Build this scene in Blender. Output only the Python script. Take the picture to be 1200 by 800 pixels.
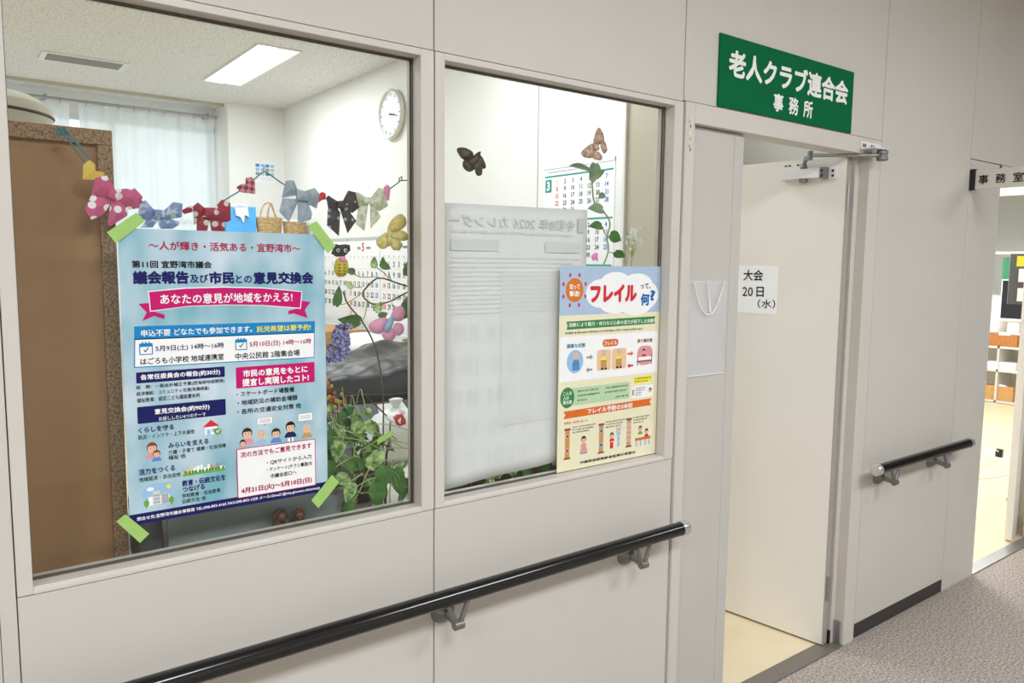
import bpy, math, random
from mathutils import Vector, Matrix

for o in list(bpy.data.objects):
    bpy.data.objects.remove(o)
S = bpy.context.scene
COL = S.collection
R = math.radians

# ------------------------------------------------------------------ camera
cam = bpy.data.cameras.new('camera')
cam.sensor_width = 36.0
cam.lens = 895.484 / 1200 * 36
cam.clip_start = 0.02
camo = bpy.data.objects.new('camera', cam)
COL.objects.link(camo)
MC = ((0.79939809, -0.05213466, 0.59853544), (-0.60071308, -0.08646831, 0.79477483), (0.01031903, -0.99488955, -0.10044057))
rot = Matrix([[r[0], -r[1], -r[2]] for r in MC])
camo.matrix_world = Matrix.Translation((0, -1.6, 1.5648)) @ rot.to_4x4()
S.camera = camo

# ------------------------------------------------------------------ view, world, lights
S.view_settings.view_transform = 'Standard'
S.view_settings.look = 'None'
S.view_settings.gamma = 1
S.view_settings.use_curve_mapping = False
S.view_settings.exposure = 0.0
S.cycles.use_denoising = True
S.cycles.max_bounces = 10
S.cycles.diffuse_bounces = 5
S.cycles.transparent_max_bounces = 16
S.cycles.caustics_reflective = False
S.cycles.caustics_refractive = False

W = bpy.data.worlds.new('overcast_sky')
S.world = W
W.use_nodes = True
bg = W.node_tree.nodes['Background']
bg.inputs[0].default_value = (0.88, 0.95, 1.0, 1)
bg.inputs[1].default_value = 1.7


def area(name, loc, sx, sy, power, color=(1, 0.97, 0.93), rot=(0, 0, 0)):
    l = bpy.data.lights.new(name, 'AREA')
    l.shape = 'RECTANGLE'
    l.size = sx
    l.size_y = sy
    l.energy = power
    l.color = color
    o = bpy.data.objects.new(name, l)
    o.location = loc
    o.rotation_euler = rot
    COL.objects.link(o)
    return o


# corridor ceiling lamps (run along the middle of the corridor)
for x, p in ((-1.9, 60), (0.5, 63), (2.9, 58), (5.3, 36)):
    area('corridor_lamp', (x, -2.35, 2.97), 1.2, 0.6, p, (0.90, 0.957, 1.0))
# the office's ceiling lamps; the first is the fixture seen through the window
for x, y in ((2.17, 4.96), (2.17, 1.9), (-0.4, 4.96), (-0.4, 1.9)):
    area('office_lamp', (x, y, 3.1655), 0.30, 1.40, 34, (0.91, 0.962, 1.0))
# lamps of the room next door
for x, y in ((5.6, 1.6), (8.2, 1.6)):
    area('office_lamp', (x, y, 3.13), 1.2, 0.4, 95, (0.95, 0.98, 1.0))


# ------------------------------------------------------------------ materials
def lin(h):
    h = h.lstrip('#')
    c = [int(h[i:i + 2], 16) / 255 for i in (0, 2, 4)]
    return tuple(v / 12.92 if v <= 0.04045 else ((v + 0.055) / 1.055) ** 2.4 for v in c) + (1,)


MATS = {}


def mat(name, hexc, rough=0.55, metal=0.0, hex2=None, scale=20.0, amt=0.5, bump=0.0, bscale=None, coat=0.0, stretch=None, spec=None, detail=3, mid=0.5):
    """principled with a noise between two colours and an optional noise bump"""
    if name in MATS:
        return MATS[name]
    m = bpy.data.materials.new(name)
    m.use_nodes = True
    nt = m.node_tree
    b = nt.nodes['Principled BSDF']
    b.inputs['Roughness'].default_value = rough
    b.inputs['Metallic'].default_value = metal
    if coat:
        b.inputs['Coat Weight'].default_value = coat
        b.inputs['Coat Roughness'].default_value = 0.08
    if spec is not None:
        b.inputs['Specular IOR Level'].default_value = spec
    tc = nt.nodes.new('ShaderNodeTexCoord')
    src = tc.outputs['Object']
    if stretch:
        mp = nt.nodes.new('ShaderNodeMapping')
        mp.inputs['Scale'].default_value = stretch
        nt.links.new(src, mp.inputs['Vector'])
        src = mp.outputs['Vector']
    n = nt.nodes.new('ShaderNodeTexNoise')
    n.inputs['Scale'].default_value = scale
    n.inputs['Detail'].default_value = detail
    nt.links.new(src, n.inputs['Vector'])
    r = nt.nodes.new('ShaderNodeValToRGB')
    c1 = lin(hexc)
    if hex2:
        c2 = lin(hex2)
    else:
        c2 = tuple(v * 0.95 for v in c1[:3]) + (1,)
    r.color_ramp.elements[0].position = mid - amt / 2
    r.color_ramp.elements[1].position = mid + amt / 2
    r.color_ramp.elements[0].color = c1
    r.color_ramp.elements[1].color = c2
    nt.links.new(n.outputs['Fac'], r.inputs['Fac'])
    nt.links.new(r.outputs['Color'], b.inputs['Base Color'])
    if bump:
        bn = nt.nodes.new('ShaderNodeTexNoise')
        bn.inputs['Scale'].default_value = bscale or scale
        bn.inputs['Detail'].default_value = 3
        nt.links.new(src, bn.inputs['Vector'])
        bp = nt.nodes.new('ShaderNodeBump')
        bp.inputs['Strength'].default_value = bump
        bp.inputs['Distance'].default_value = 0.002
        nt.links.new(bn.outputs['Fac'], bp.inputs['Height'])
        nt.links.new(bp.outputs['Normal'], b.inputs['Normal'])
    MATS[name] = m
    return m


def dotted(name, base, dot, scale=55, size=0.33):
    """printed paper with round spots"""
    m = bpy.data.materials.new(name)
    m.use_nodes = True
    nt = m.node_tree
    b = nt.nodes['Principled BSDF']
    b.inputs['Roughness'].default_value = 0.6
    tc = nt.nodes.new('ShaderNodeTexCoord')
    mp = nt.nodes.new('ShaderNodeMapping')
    mp.inputs['Scale'].default_value = (1, 0.02, 1)
    v = nt.nodes.new('ShaderNodeTexVoronoi')
    v.inputs['Scale'].default_value = scale
    v.inputs['Randomness'].default_value = 0.55
    lt = nt.nodes.new('ShaderNodeMath')
    lt.operation = 'LESS_THAN'
    lt.inputs[1].default_value = size
    mx = nt.nodes.new('ShaderNodeMix')
    mx.data_type = 'RGBA'
    mx.inputs['A'].default_value = lin(base)
    mx.inputs['B'].default_value = lin(dot)
    L = nt.links.new
    L(tc.outputs['Object'], mp.inputs['Vector'])
    L(mp.outputs['Vector'], v.inputs['Vector'])
    L(v.outputs['Distance'], lt.inputs[0])
    L(lt.outputs[0], mx.inputs['Factor'])
    L(mx.outputs['Result'], b.inputs['Base Color'])
    MATS[name] = m
    return m


def checked(name, a, b_, scale=110):
    m = bpy.data.materials.new(name)
    m.use_nodes = True
    nt = m.node_tree
    b = nt.nodes['Principled BSDF']
    b.inputs['Roughness'].default_value = 0.6
    tc = nt.nodes.new('ShaderNodeTexCoord')
    mp = nt.nodes.new('ShaderNodeMapping')
    mp.inputs['Scale'].default_value = (1, 0.01, 1)
    mp.inputs['Rotation'].default_value = (0, R(40), 0)
    ck = nt.nodes.new('ShaderNodeTexChecker')
    ck.inputs['Scale'].default_value = scale
    ck.inputs['Color1'].default_value = lin(a)
    ck.inputs['Color2'].default_value = lin(b_)
    nt.links.new(tc.outputs['Object'], mp.inputs['Vector'])
    nt.links.new(mp.outputs['Vector'], ck.inputs['Vector'])
    nt.links.new(ck.outputs['Color'], b.inputs['Base Color'])
    MATS[name] = m
    return m


def sheer(name, hexc, transp=0.2, transl=0.5, rough=0.7, hex2=None):
    """thin cloth or paper that lets light through"""
    m = bpy.data.materials.new(name)
    m.use_nodes = True
    nt = m.node_tree
    nt.nodes.remove(nt.nodes['Principled BSDF'])
    out = nt.nodes['Material Output']
    n = nt.nodes.new('ShaderNodeTexNoise')
    n.inputs['Scale'].default_value = 6
    n.inputs['Detail'].default_value = 4
    tc = nt.nodes.new('ShaderNodeTexCoord')
    rp = nt.nodes.new('ShaderNodeValToRGB')
    rp.color_ramp.elements[0].color = lin(hexc)
    rp.color_ramp.elements[1].color = lin(hex2) if hex2 else tuple(v * 0.93 for v in lin(hexc)[:3]) + (1,)
    d = nt.nodes.new('ShaderNodeBsdfDiffuse')
    t = nt.nodes.new('ShaderNodeBsdfTranslucent')
    p = nt.nodes.new('ShaderNodeBsdfTransparent')
    a = nt.nodes.new('ShaderNodeMixShader')
    c = nt.nodes.new('ShaderNodeMixShader')
    a.inputs[0].default_value = transl
    c.inputs[0].default_value = transp
    L = nt.links.new
    L(tc.outputs['Object'], n.inputs['Vector'])
    L(n.outputs['Fac'], rp.inputs['Fac'])
    L(rp.outputs['Color'], d.inputs['Color'])
    L(rp.outputs['Color'], t.inputs['Color'])
    L(d.outputs[0], a.inputs[1])
    L(t.outputs[0], a.inputs[2])
    L(a.outputs[0], c.inputs[1])
    L(p.outputs[0], c.inputs[2])
    L(c.outputs[0], out.inputs['Surface'])
    MATS[name] = m
    return m


def clear(name, tint=(1, 1, 1), base=0.03, edge=0.5, rough=0.0, haze=0.0):
    """clear pane: transparent with a mirror reflection that grows at grazing angles"""
    m = bpy.data.materials.new(name)
    m.use_nodes = True
    nt = m.node_tree
    nt.nodes.remove(nt.nodes['Principled BSDF'])
    out = nt.nodes['Material Output']
    lw = nt.nodes.new('ShaderNodeLayerWeight')
    lw.inputs['Blend'].default_value = 0.5
    pw = nt.nodes.new('ShaderNodeMath')
    pw.operation = 'POWER'
    pw.inputs[1].default_value = 5
    ma = nt.nodes.new('ShaderNodeMath')
    ma.operation = 'MULTIPLY_ADD'
    ma.inputs[1].default_value = edge
    ma.inputs[2].default_value = base
    t = nt.nodes.new('ShaderNodeBsdfTransparent')
    t.inputs['Color'].default_value = (*tint, 1)
    g = nt.nodes.new('ShaderNodeBsdfGlossy')
    g.inputs['Roughness'].default_value = rough
    mx = nt.nodes.new('ShaderNodeMixShader')
    L = nt.links.new
    L(lw.outputs['Facing'], pw.inputs[0])
    L(pw.outputs[0], ma.inputs[0])
    L(ma.outputs[0], mx.inputs[0])
    last = t.outputs[0]
    if haze:
        d = nt.nodes.new('ShaderNodeBsdfDiffuse')
        d.inputs['Color'].default_value = (0.95, 0.95, 0.95, 1)
        h = nt.nodes.new('ShaderNodeMixShader')
        h.inputs[0].default_value = haze
        L(last, h.inputs[1])
        L(d.outputs[0], h.inputs[2])
        last = h.outputs[0]
    L(last, mx.inputs[1])
    L(g.outputs[0], mx.inputs[2])
    L(mx.outputs[0], out.inputs['Surface'])
    MATS[name] = m
    return m


def glow(name, hexc, strength):
    m = bpy.data.materials.new(name)
    m.use_nodes = True
    b = m.node_tree.nodes['Principled BSDF']
    b.inputs['Base Color'].default_value = lin(hexc)
    b.inputs['Emission Color'].default_value = lin(hexc)
    b.inputs['Emission Strength'].default_value = strength
    MATS[name] = m
    return m


mat('wall_paint', '#d0cbc4', 0.5, scale=3, hex2='#ccc7bf', bump=0.05, bscale=260)
mat('frame_paint', '#d3cdc6', 0.42, scale=4, hex2='#cfc9c1')
mat('seam', '#6a625a', 0.8)
mat('leaf_paint', '#eee9e2', 0.45, scale=3, hex2='#eae5dc')
mat('edge_grey', '#a8a29a', 0.5, scale=20)
mat('fixed_paint', '#c8c4be', 0.45, scale=3, hex2='#c3beb8')
mat('rubber', '#3a3636', 0.6, scale=60)
mat('gasket', '#5d544b', 0.6)
mat('room_paint', '#f1f0ed', 0.7, scale=3, hex2='#edece8')
mat('pier_paint', '#c9c1ae', 0.6, scale=4)
mat('corridor_white', '#ddd8d0', 0.8, scale=4)
mat('ceiling_board', '#e8e8e6', 0.9, hex2='#8a8a86', scale=55, amt=0.10, mid=0.62, bump=0.35, bscale=60, stretch=(1, 1.8, 1), detail=5)
mat('carpet', '#c0b5ac', 0.97, hex2='#80746b', scale=110, amt=0.28, bump=0.8, bscale=200, detail=6)
mat('vinyl_floor', '#e3d3b4', 0.32, hex2='#d9c7a5', scale=5, amt=0.7)
mat('threshold', '#7d766e', 0.45, metal=0.3, scale=40)
mat('steel', '#a9a9a8', 0.32, metal=0.85, scale=30)
mat('chrome', '#dcdcdc', 0.28, metal=0.75, scale=30)
mat('bracket_grey', '#82827f', 0.38, metal=0.6, scale=40)
mat('rail_black', '#0d0d0f', 0.16, scale=60, coat=0.25)
mat('silver_box', '#ececee', 0.32, metal=0.05, scale=30)
mat('dark_slot', '#2b2a29', 0.6)
mat('sign_green', '#006a40', 0.6, hex2='#00663d', scale=4, spec=0.08)
mat('sign_white', '#f4f6f3', 0.4, scale=8)
mat('plate_cream', '#d9d4ca', 0.4, scale=6)
mat('black', '#121214', 0.4, scale=30)
mat('tape', '#a6cc74', 0.6, hex2='#9ac465', scale=60, bump=0.2)
mat('paper', '#fafafc', 0.75, scale=12, hex2='#f4f4f6')
mat('poster_bg', '#cddce8', 0.32, hex2='#7db3c2', scale=7.5, amt=0.36, coat=0.08, spec=0.3, stretch=(1.3, 1, 0.8), detail=2)
mat('poster_edge', '#e6ecee', 0.5)
for n, h in dict(crimson='#b01045', ink='#1b1a22', navy='#15195f', white='#fafafa', magenta='#c90f6e', azure='#1486c8', yellow='#f6ea4a',
                 red='#d8303c', blue='#1467bb', green='#3f8a4a', teal='#2a8fa8', brown='#8a4a3a', mint='#bcd9b0', orange='#e07a28',
                 skyblue='#b0c7e0', cream='#efe9c9', lightpeach='#f0c9a0', skin='#eec3a0', hair='#3a2a24', grey='#9a9a9a', greyhair='#c9c4be',
                 rose='#e59aa4', tan='#c99a5c', leafgreen='#6cae46', lemon='#f7ef9a', cloth_blue='#5b8fd0', suit='#20264a', teal_line='#2f9d90',
                 day_red='#e04040', day_blue='#2a5ad0', ghost='#dfe1e2', ghost2='#d2d4d6', faint='#bfc2c6', faint2='#d2d5d9', pinktext='#d86a6a', sienna='#e0702a', paleblue='#9cc4e6').items():
    mat('ink_' + n, h, 0.45, scale=30, spec=0.25)
mat('cork_back', '#a47c53', 0.75, hex2='#977149', scale=3.5, amt=0.6)
mat('particle', '#9f805f', 0.8, hex2='#694e36', scale=210, amt=0.22, mid=0.53, detail=5)
sheer('lace', '#f0f4f4', 0.16, 0.5)
sheer('tissue', '#f8f7f6', 0.05, 0.18, hex2='#efeeee')
sheer('thin_sheet', '#fdfdfe', 0.82, 0.1)
clear('pane_glass', (0.975, 0.985, 0.98), 0.025, 0.55)
clear('vinyl', (0.995, 0.995, 0.995), 0.03, 0.5, 0.12, 0.32)
mat('weld_and_highlight', '#f1efec', 0.25, scale=40)  # pale colour of the pocket's bottom weld and of its modelled highlights
glow('tube_light', '#ffffff', 6.0)
glow('diffuser', '#f4f7fa', 1.1)
mat('lamp_white', '#f0f0ee', 0.4)
mat('grille', '#a8a8a8', 0.6, scale=60)
mat('clock_face', '#eef1f4', 0.4)
mat('clock_rim', '#dedcd2', 0.25, metal=0.3)
mat('leaf_green', '#578c3c', 0.38, hex2='#2d5a20', scale=35, amt=0.6, coat=0.15)
mat('leaf_light', '#b9d08a', 0.38, hex2='#4a7a34', scale=70, amt=0.25, coat=0.15)
mat('leaf_pale', '#8fa783', 0.5, hex2='#6d8c66', scale=35, amt=0.5)
mat('stem_green', '#93a764', 0.5, scale=40)
mat('twig', '#59453a', 0.7, scale=60)
mat('twine', '#3f8088', 0.6, scale=200)
mat('black_plastic', '#1e1f21', 0.42, hex2='#151618', scale=9, bump=1.0, bscale=22)
mat('white_plastic', '#eef0f0', 0.35, scale=12, bump=0.3, bscale=20)
mat('grey_bin', '#8d9694', 0.28, scale=6, hex2='#848c8a')
mat('dark_bag', '#4a4c4d', 0.4, scale=10, bump=0.4)
mat('kraft', '#c79a63', 0.8, hex2='#b98c56', scale=25)
mat('wood_tray', '#b9793f', 0.5, hex2='#9f6531', scale=14, stretch=(1, 6, 1))
mat('wicker', '#c9a877', 0.75, hex2='#9a7748', scale=120, amt=0.3, stretch=(0.25, 0.25, 1))
mat('beige_shade', '#e0dac6', 0.7, scale=10)
mat('locker_grey', '#c2c4c2', 0.45)
mat('desk_top', '#cfcdc8', 0.45)
mat('bag_blue', '#4aa3dc', 0.45, hex2='#3a94d2', scale=10)
mat('pot_brown', '#6e4128', 0.45, hex2='#53301d', scale=60)
mat('planter', '#4b352c', 0.6, scale=40)
mat('soil', '#3a2c22', 0.95, scale=90)
mat('screen_black', '#0b1120', 0.22)
mat('rack_grey', '#55565a', 0.5)
mat('soft_orange', '#d07a2c', 0.7, hex2='#8a4420', scale=70)
mat('petal_white', '#eff2ee', 0.6, scale=60)
mat('blossom', '#a9a6d2', 0.6, hex2='#4d4b86', scale=160, amt=0.25)
dotted('pink_dots', '#c4527e', '#f2e6ea', 48, 0.34)
dotted('red_dots', '#9c1230', '#d9cfc8', 50, 0.30)
dotted('dark_print', '#3a2a2f', '#8fa9a2', 52, 0.22)
mat('blue_print', '#7f93bf', 0.6, hex2='#cdd5e2', scale=60, amt=0.12, mid=0.58)
mat('grey_print', '#a9b3bd', 0.6, hex2='#8c9bab', scale=50, amt=0.3)
mat('cream_print', '#dcdcc8', 0.6, hex2='#b3bd9a', scale=70, amt=0.2)
checked('red_check', '#8f2038', '#c98a94')
mat('yellow_paper', '#dcb94a', 0.6, scale=40)
mat('bead_red', '#d02a30', 0.35)
mat('pink_paper', '#e88ab6', 0.55)
mat('fly_black', '#38332f', 0.55, hex2='#5a4a3c', scale=70, amt=0.12)
mat('fly_brown', '#e2c2aa', 0.6, hex2='#b08a74', scale=90, amt=0.3)
mat('fly_yellow', '#cfcf9c', 0.6, hex2='#dcb840', scale=120, amt=0.16)
mat('fly_pink', '#eba6c0', 0.6, hex2='#d793b4', scale=40)
mat('fly_blue', '#9db6d8', 0.6)
mat('cat_black', '#2b2220', 0.65, scale=80)
mat('yarn_yellow', '#d9c33c', 0.7, hex2='#c2a92c', scale=90, bump=0.6)
mat('bird_red', '#cf3a2c', 0.55)
mat('win_frame', '#dfe3e4', 0.4)
mat('green_cloth', '#4e9a76', 0.7, scale=10)
mat('box_yellow', '#f0dc30', 0.5)


# ------------------------------------------------------------------ mesh helpers
def prop(o, label=None, cat=None, group=None, kind=None):
    if label:
        o['label'] = label
    if cat:
        o['category'] = cat
    if group:
        o['group'] = group
    if kind:
        o['kind'] = kind
    return o


def thing(name, label, cat, loc=(0, 0, 0), rz=0.0, group=None, kind=None):
    o = bpy.data.objects.new(name, None)
    o.empty_display_size = 0.05
    COL.objects.link(o)
    o.location = loc
    o.rotation_euler = (0, 0, rz)
    return prop(o, label, cat, group, kind)


def copy_tree(o, parent=None):
    c = o.copy()
    COL.objects.link(c)
    c.parent = parent
    for ch in list(o.children):
        copy_tree(ch, c)
    return c


class MB:
    def __init__(self, off=(0, 0, 0)):
        self.v, self.f, self.m, self.slots = [], [], [], []
        self.off = Vector(off)

    def slot(self, name):
        if name not in self.slots:
            self.slots.append(name)
        return self.slots.index(name)

    def add(self, verts, faces, m):
        b = len(self.v)
        s = self.slot(m)
        self.v += [Vector(p) + self.off for p in verts]
        for f in faces:
            self.f.append([i + b for i in f])
            self.m.append(s)

    def box(self, x0, x1, y0, y1, z0, z1, m):
        vs = [(x, y, z) for z in (z0, z1) for y in (y0, y1) for x in (x0, x1)]
        self.add(vs, [(0, 2, 3, 1), (4, 5, 7, 6), (0, 1, 5, 4), (2, 6, 7, 3), (0, 4, 6, 2), (1, 3, 7, 5)], m)
        return self

    def prism(self, poly, y0, y1, m):
        """outline in x,z extruded from y0 to y1"""
        n = len(poly)
        a = sum(poly[i][0] * poly[(i + 1) % n][1] - poly[(i + 1) % n][0] * poly[i][1] for i in range(n))
        if a < 0:
            poly = poly[::-1]
        vs = [(x, y0, z) for x, z in poly] + [(x, y1, z) for x, z in poly]
        fs = [tuple(range(n)), tuple(range(2 * n - 1, n - 1, -1))]
        fs += [(i, i + n, (i + 1) % n + n, (i + 1) % n) for i in range(n)]
        self.add(vs, fs, m)
        return self

    def puff(self, poly, y, t, bulge, m):
        """folded-paper wedge: outline with raised middle on both faces"""
        n = len(poly)
        a = sum(poly[i][0] * poly[(i + 1) % n][1] - poly[(i + 1) % n][0] * poly[i][1] for i in range(n))
        if a < 0:
            poly = poly[::-1]
        cx = sum(p[0] for p in poly) / n
        cz = sum(p[1] for p in poly) / n
        vs = [(x, y - t / 2, z) for x, z in poly] + [(x, y + t / 2, z) for x, z in poly] + [(cx, y - t / 2 - bulge, cz), (cx, y + t / 2 + bulge, cz)]
        fs = [(i, (i + 1) % n, 2 * n) for i in range(n)] + [((i + 1) % n + n, i + n, 2 * n + 1) for i in range(n)]
        fs += [(i, i + n, (i + 1) % n + n, (i + 1) % n) for i in range(n)]
        self.add(vs, fs, m)
        return self

    def tube(self, pts, r, m, n=10, cap=True):
        pts = [Vector(p) for p in pts]
        k = len(pts)
        rs = r if isinstance(r, (list, tuple)) else [r] * k
        vs, fs = [], []
        t0 = (pts[1] - pts[0]).normalized()
        up = Vector((0, 0, 1)) if abs(t0.z) < 0.9 else Vector((1, 0, 0))
        u = t0.cross(up).normalized()
        for i in range(k):
            t = (pts[min(i + 1, k - 1)] - pts[max(i - 1, 0)]).normalized()
            u = (u - t * u.dot(t)).normalized()
            w = t.cross(u)
            for j in range(n):
                a = 2 * math.pi * j / n
                vs.append(pts[i] + (u * math.cos(a) + w * math.sin(a)) * rs[i])
        for i in range(k - 1):
            for j in range(n):
                fs.append((i * n + j, i * n + (j + 1) % n, (i + 1) * n + (j + 1) % n, (i + 1) * n + j))
        if cap:
            fs.append(tuple(range(n - 1, -1, -1)))
            fs.append(tuple(range((k - 1) * n, k * n)))
        self.add(vs, fs, m)
        return self

    def lathe(self, prof, m, n=24, at=(0, 0, 0), axis='z', sx=1.0, sy=1.0):
        """profile of (radius, height) turned about an axis"""
        vs, fs = [], []
        k = len(prof)
        for r, h in prof:
            for j in range(n):
                a = 2 * math.pi * j / n
                p = (r * math.cos(a) * sx, r * math.sin(a) * sy, h)
                if axis == 'x':
                    p = (p[2], p[0], p[1])
                elif axis == 'y':
                    p = (p[0], p[2], -p[1]) if False else (p[1], p[2], p[0])
                vs.append((p[0] + at[0], p[1] + at[1], p[2] + at[2]))
        for i in range(k - 1):
            for j in range(n):
                fs.append((i * n + j, i * n + (j + 1) % n, (i + 1) * n + (j + 1) % n, (i + 1) * n + j))
        fs.append(tuple(range(n - 1, -1, -1)))
        fs.append(tuple(range((k - 1) * n, k * n)))
        self.add(vs, fs, m)
        return self

    def ball(self, c, rx, ry, rz, m, n=12, k=8):
        prof = [(max(math.sin(math.pi * i / k), 0.02), -math.cos(math.pi * i / k)) for i in range(k + 1)]
        vs, fs = [], []
        for r, h in prof:
            for j in range(n):
                a = 2 * math.pi * j / n
                vs.append((c[0] + rx * r * math.cos(a), c[1] + ry * r * math.sin(a), c[2] + rz * h))
        for i in range(k):
            for j in range(n):
                fs.append((i * n + j, i * n + (j + 1) % n, (i + 1) * n + (j + 1) % n, (i + 1) * n + j))
        fs.append(tuple(range(n - 1, -1, -1)))
        fs.append(tuple(range(k * n, (k + 1) * n)))
        self.add(vs, fs, m)
        return self

    def build(self, name, parent=None, smooth=False, bevel=0.0, label=None):
        me = bpy.data.meshes.new(name)
        me.from_pydata([tuple(p) for p in self.v], [], self.f)
        for s in self.slots:
            me.materials.append(MATS[s])
        me.polygons.foreach_set('material_index', self.m)
        if smooth:
            me.polygons.foreach_set('use_smooth', [True] * len(me.polygons))
        me.update()
        o = bpy.data.objects.new(name, me)
        COL.objects.link(o)
        if parent:
            o.parent = parent
        if label:
            o['label'] = label
        if smooth and smooth != 'all':
            try:
                me.set_sharp_from_angle(angle=R(40))
            except Exception:
                pass
        if bevel:
            b = o.modifiers.new('bevel', 'BEVEL')
            b.width = bevel
            b.segments = 2
            b.limit_method = 'ANGLE'
        return o


GLYPHS = {}


def glyphs(body, bold):
    """outline of a line of writing as flat triangles, with its extent"""
    k = (body, bold)
    if k in GLYPHS:
        return GLYPHS[k]
    c = bpy.data.curves.new('writing', 'FONT')
    c.body = body
    c.size = 1
    c.resolution_u = 2
    o = bpy.data.objects.new('writing', c)
    COL.objects.link(o)
    bpy.context.view_layer.update()
    ev = o.evaluated_get(bpy.context.evaluated_depsgraph_get())
    me = bpy.data.meshes.new_from_object(ev)
    vs = [(v.co.x, v.co.y) for v in me.vertices]
    fs = [tuple(p.vertices) for p in me.polygons]
    bpy.data.objects.remove(o)
    bpy.data.curves.remove(c)
    bpy.data.meshes.remove(me)
    layer = [0] * len(vs)
    if bold:   # heavier lettering: the same line of writing laid down again a hair to each side
        d = 0.0095 * bold
        base, n0, bf_ = list(vs), len(vs), list(fs)
        dirs = [(1, 0), (-1, 0), (0, 1), (0, -1)]
        if bold > 3:
            dirs += [(.7, .7), (-.7, .7), (.7, -.7), (-.7, -.7)]
        for k_, (p_, q_) in enumerate(dirs):
            vs += [(a + p_ * d, b + q_ * d) for a, b in base]
            fs += [tuple(i + n0 * (k_ + 1) for i in f_) for f_ in bf_]
            layer += [k_ + 1] * n0
    x0 = min(v[0] for v in vs)
    x1 = max(v[0] for v in vs)
    y0 = min(v[1] for v in vs)
    y1 = max(v[1] for v in vs)
    GLYPHS[k] = (vs, fs, x0, x1, y0, y1, layer)
    return GLYPHS[k]


class Print(MB):
    """ink on a sheet that faces local -y; x,z in millimetres"""
    def __init__(self, y=0.0, step=0.00018, k=1e-3):
        super().__init__()
        self.y, self.step, self.k = y, step, k

    def flat(self, pts, faces, m, L, lay=None):
        y = self.y - self.step * L
        e = self.step * 0.09
        self.add([(x * self.k, y - (e * lay[i] if lay else 0), z * self.k) for i, (x, z) in enumerate(pts)], faces, m if m in MATS else 'ink_' + m)

    def P(self, pts, col, L=1):
        n = len(pts)
        a = sum(pts[i][0] * pts[(i + 1) % n][1] - pts[(i + 1) % n][0] * pts[i][1] for i in range(n))
        self.flat(pts if a > 0 else pts[::-1], [tuple(range(n))], col, L)

    def rect(self, x0, x1, z0, z1, col, L=1):
        self.P([(x0, z0), (x1, z0), (x1, z1), (x0, z1)], col, L)

    def E(self, cx, cz, rx, rz, col, L=1, n=28, a0=0, a1=360):
        pts = [(cx + rx * math.cos(R(a0 + (a1 - a0) * i / n)), cz + rz * math.sin(R(a0 + (a1 - a0) * i / n))) for i in range(n if a1 - a0 == 360 else n + 1)]
        self.P(pts, col, L)

    def rr(self, x0, x1, z0, z1, r, col, L=1):
        pts = []
        for cx, cz, a in ((x1 - r, z1 - r, 0), (x0 + r, z1 - r, 90), (x0 + r, z0 + r, 180), (x1 - r, z0 + r, 270)):
            pts += [(cx + r * math.cos(R(a + b)), cz + r * math.sin(R(a + b))) for b in (0, 30, 60, 90)]
        self.P(pts, col, L)

    def T(self, body, x, zc, w, h, col, bold=0, L=4, mirror=False):
        vs, fs, x0, x1, y0, y1, lay = glyphs(body, bold)
        sx, sz = w / (x1 - x0), h / (y1 - y0)
        if mirror:
            pts = [(x + w - (a - x0) * sx, zc - h / 2 + (b - y0) * sz) for a, b in vs]
            fs = [f[::-1] for f in fs]
        else:
            pts = [(x + (a - x0) * sx, zc - h / 2 + (b - y0) * sz) for a, b in vs]
        self.flat(pts, fs, col, L, lay)

    def N(self, body, cx, cz, h, col, bold=1, L=4, squeeze=0.9):
        vs, fs, x0, x1, y0, y1, lay = glyphs(body, bold)
        s = h / (y1 - y0)
        w = (x1 - x0) * s * squeeze
        self.T(body, cx - w / 2, cz, w, h, col, bold, L)

    def person(self, x, z, s, hair='hair', cloth='cloth_blue', L=3):
        """small printed bust, s = head height"""
        self.E(x, z - 1.05 * s, 0.62 * s, 0.62 * s, cloth, L, a0=0, a1=180)
        self.E(x, z + 0.06 * s, 0.50 * s, 0.53 * s, hair, L)
        self.E(x, z - 0.06 * s, 0.40 * s, 0.44 * s, 'skin', L + 1)
        for d in (-0.16, 0.16):
            self.E(x + d * s, z - 0.02 * s, 0.045 * s, 0.06 * s, 'ink', L + 2, 8)
        self.P([(x - 0.12 * s, z - 0.25 * s), (x + 0.12 * s, z - 0.25 * s), (x, z - 0.31 * s)], 'red', L + 2)
        self.E(x, z + 0.20 * s, 0.43 * s, 0.24 * s, hair, L + 2, a0=0, a1=180)

    def rows(self, x0, x1, z, h, col, seed=1, L=3):
        """a line of writing too small to read, as short strokes"""
        r = random.Random(seed)
        x = x0
        while x < x1 - h * 0.6:
            w = h * 0.8
            self.rect(x, x + w, z - h * 0.1, z + h * 0.08, col, L)
            self.rect(x + w * (0.2 + 0.4 * r.random()), x + w * (0.35 + 0.4 * r.random()) + w * 0.15, z - h * 0.45, z + h * 0.45, col, L + 0.25)
            if r.random() < 0.6:
                self.rect(x, x + w, z + h * 0.28, z + h * 0.4, col, L + 0.5)
            x += h * 1.05


def structure(mb, name, parent=None, bevel=0.0, smooth=False):
    o = mb.build(name, parent, smooth=smooth, bevel=bevel)
    if parent is None:
        o['kind'] = 'structure'
    return o


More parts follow.
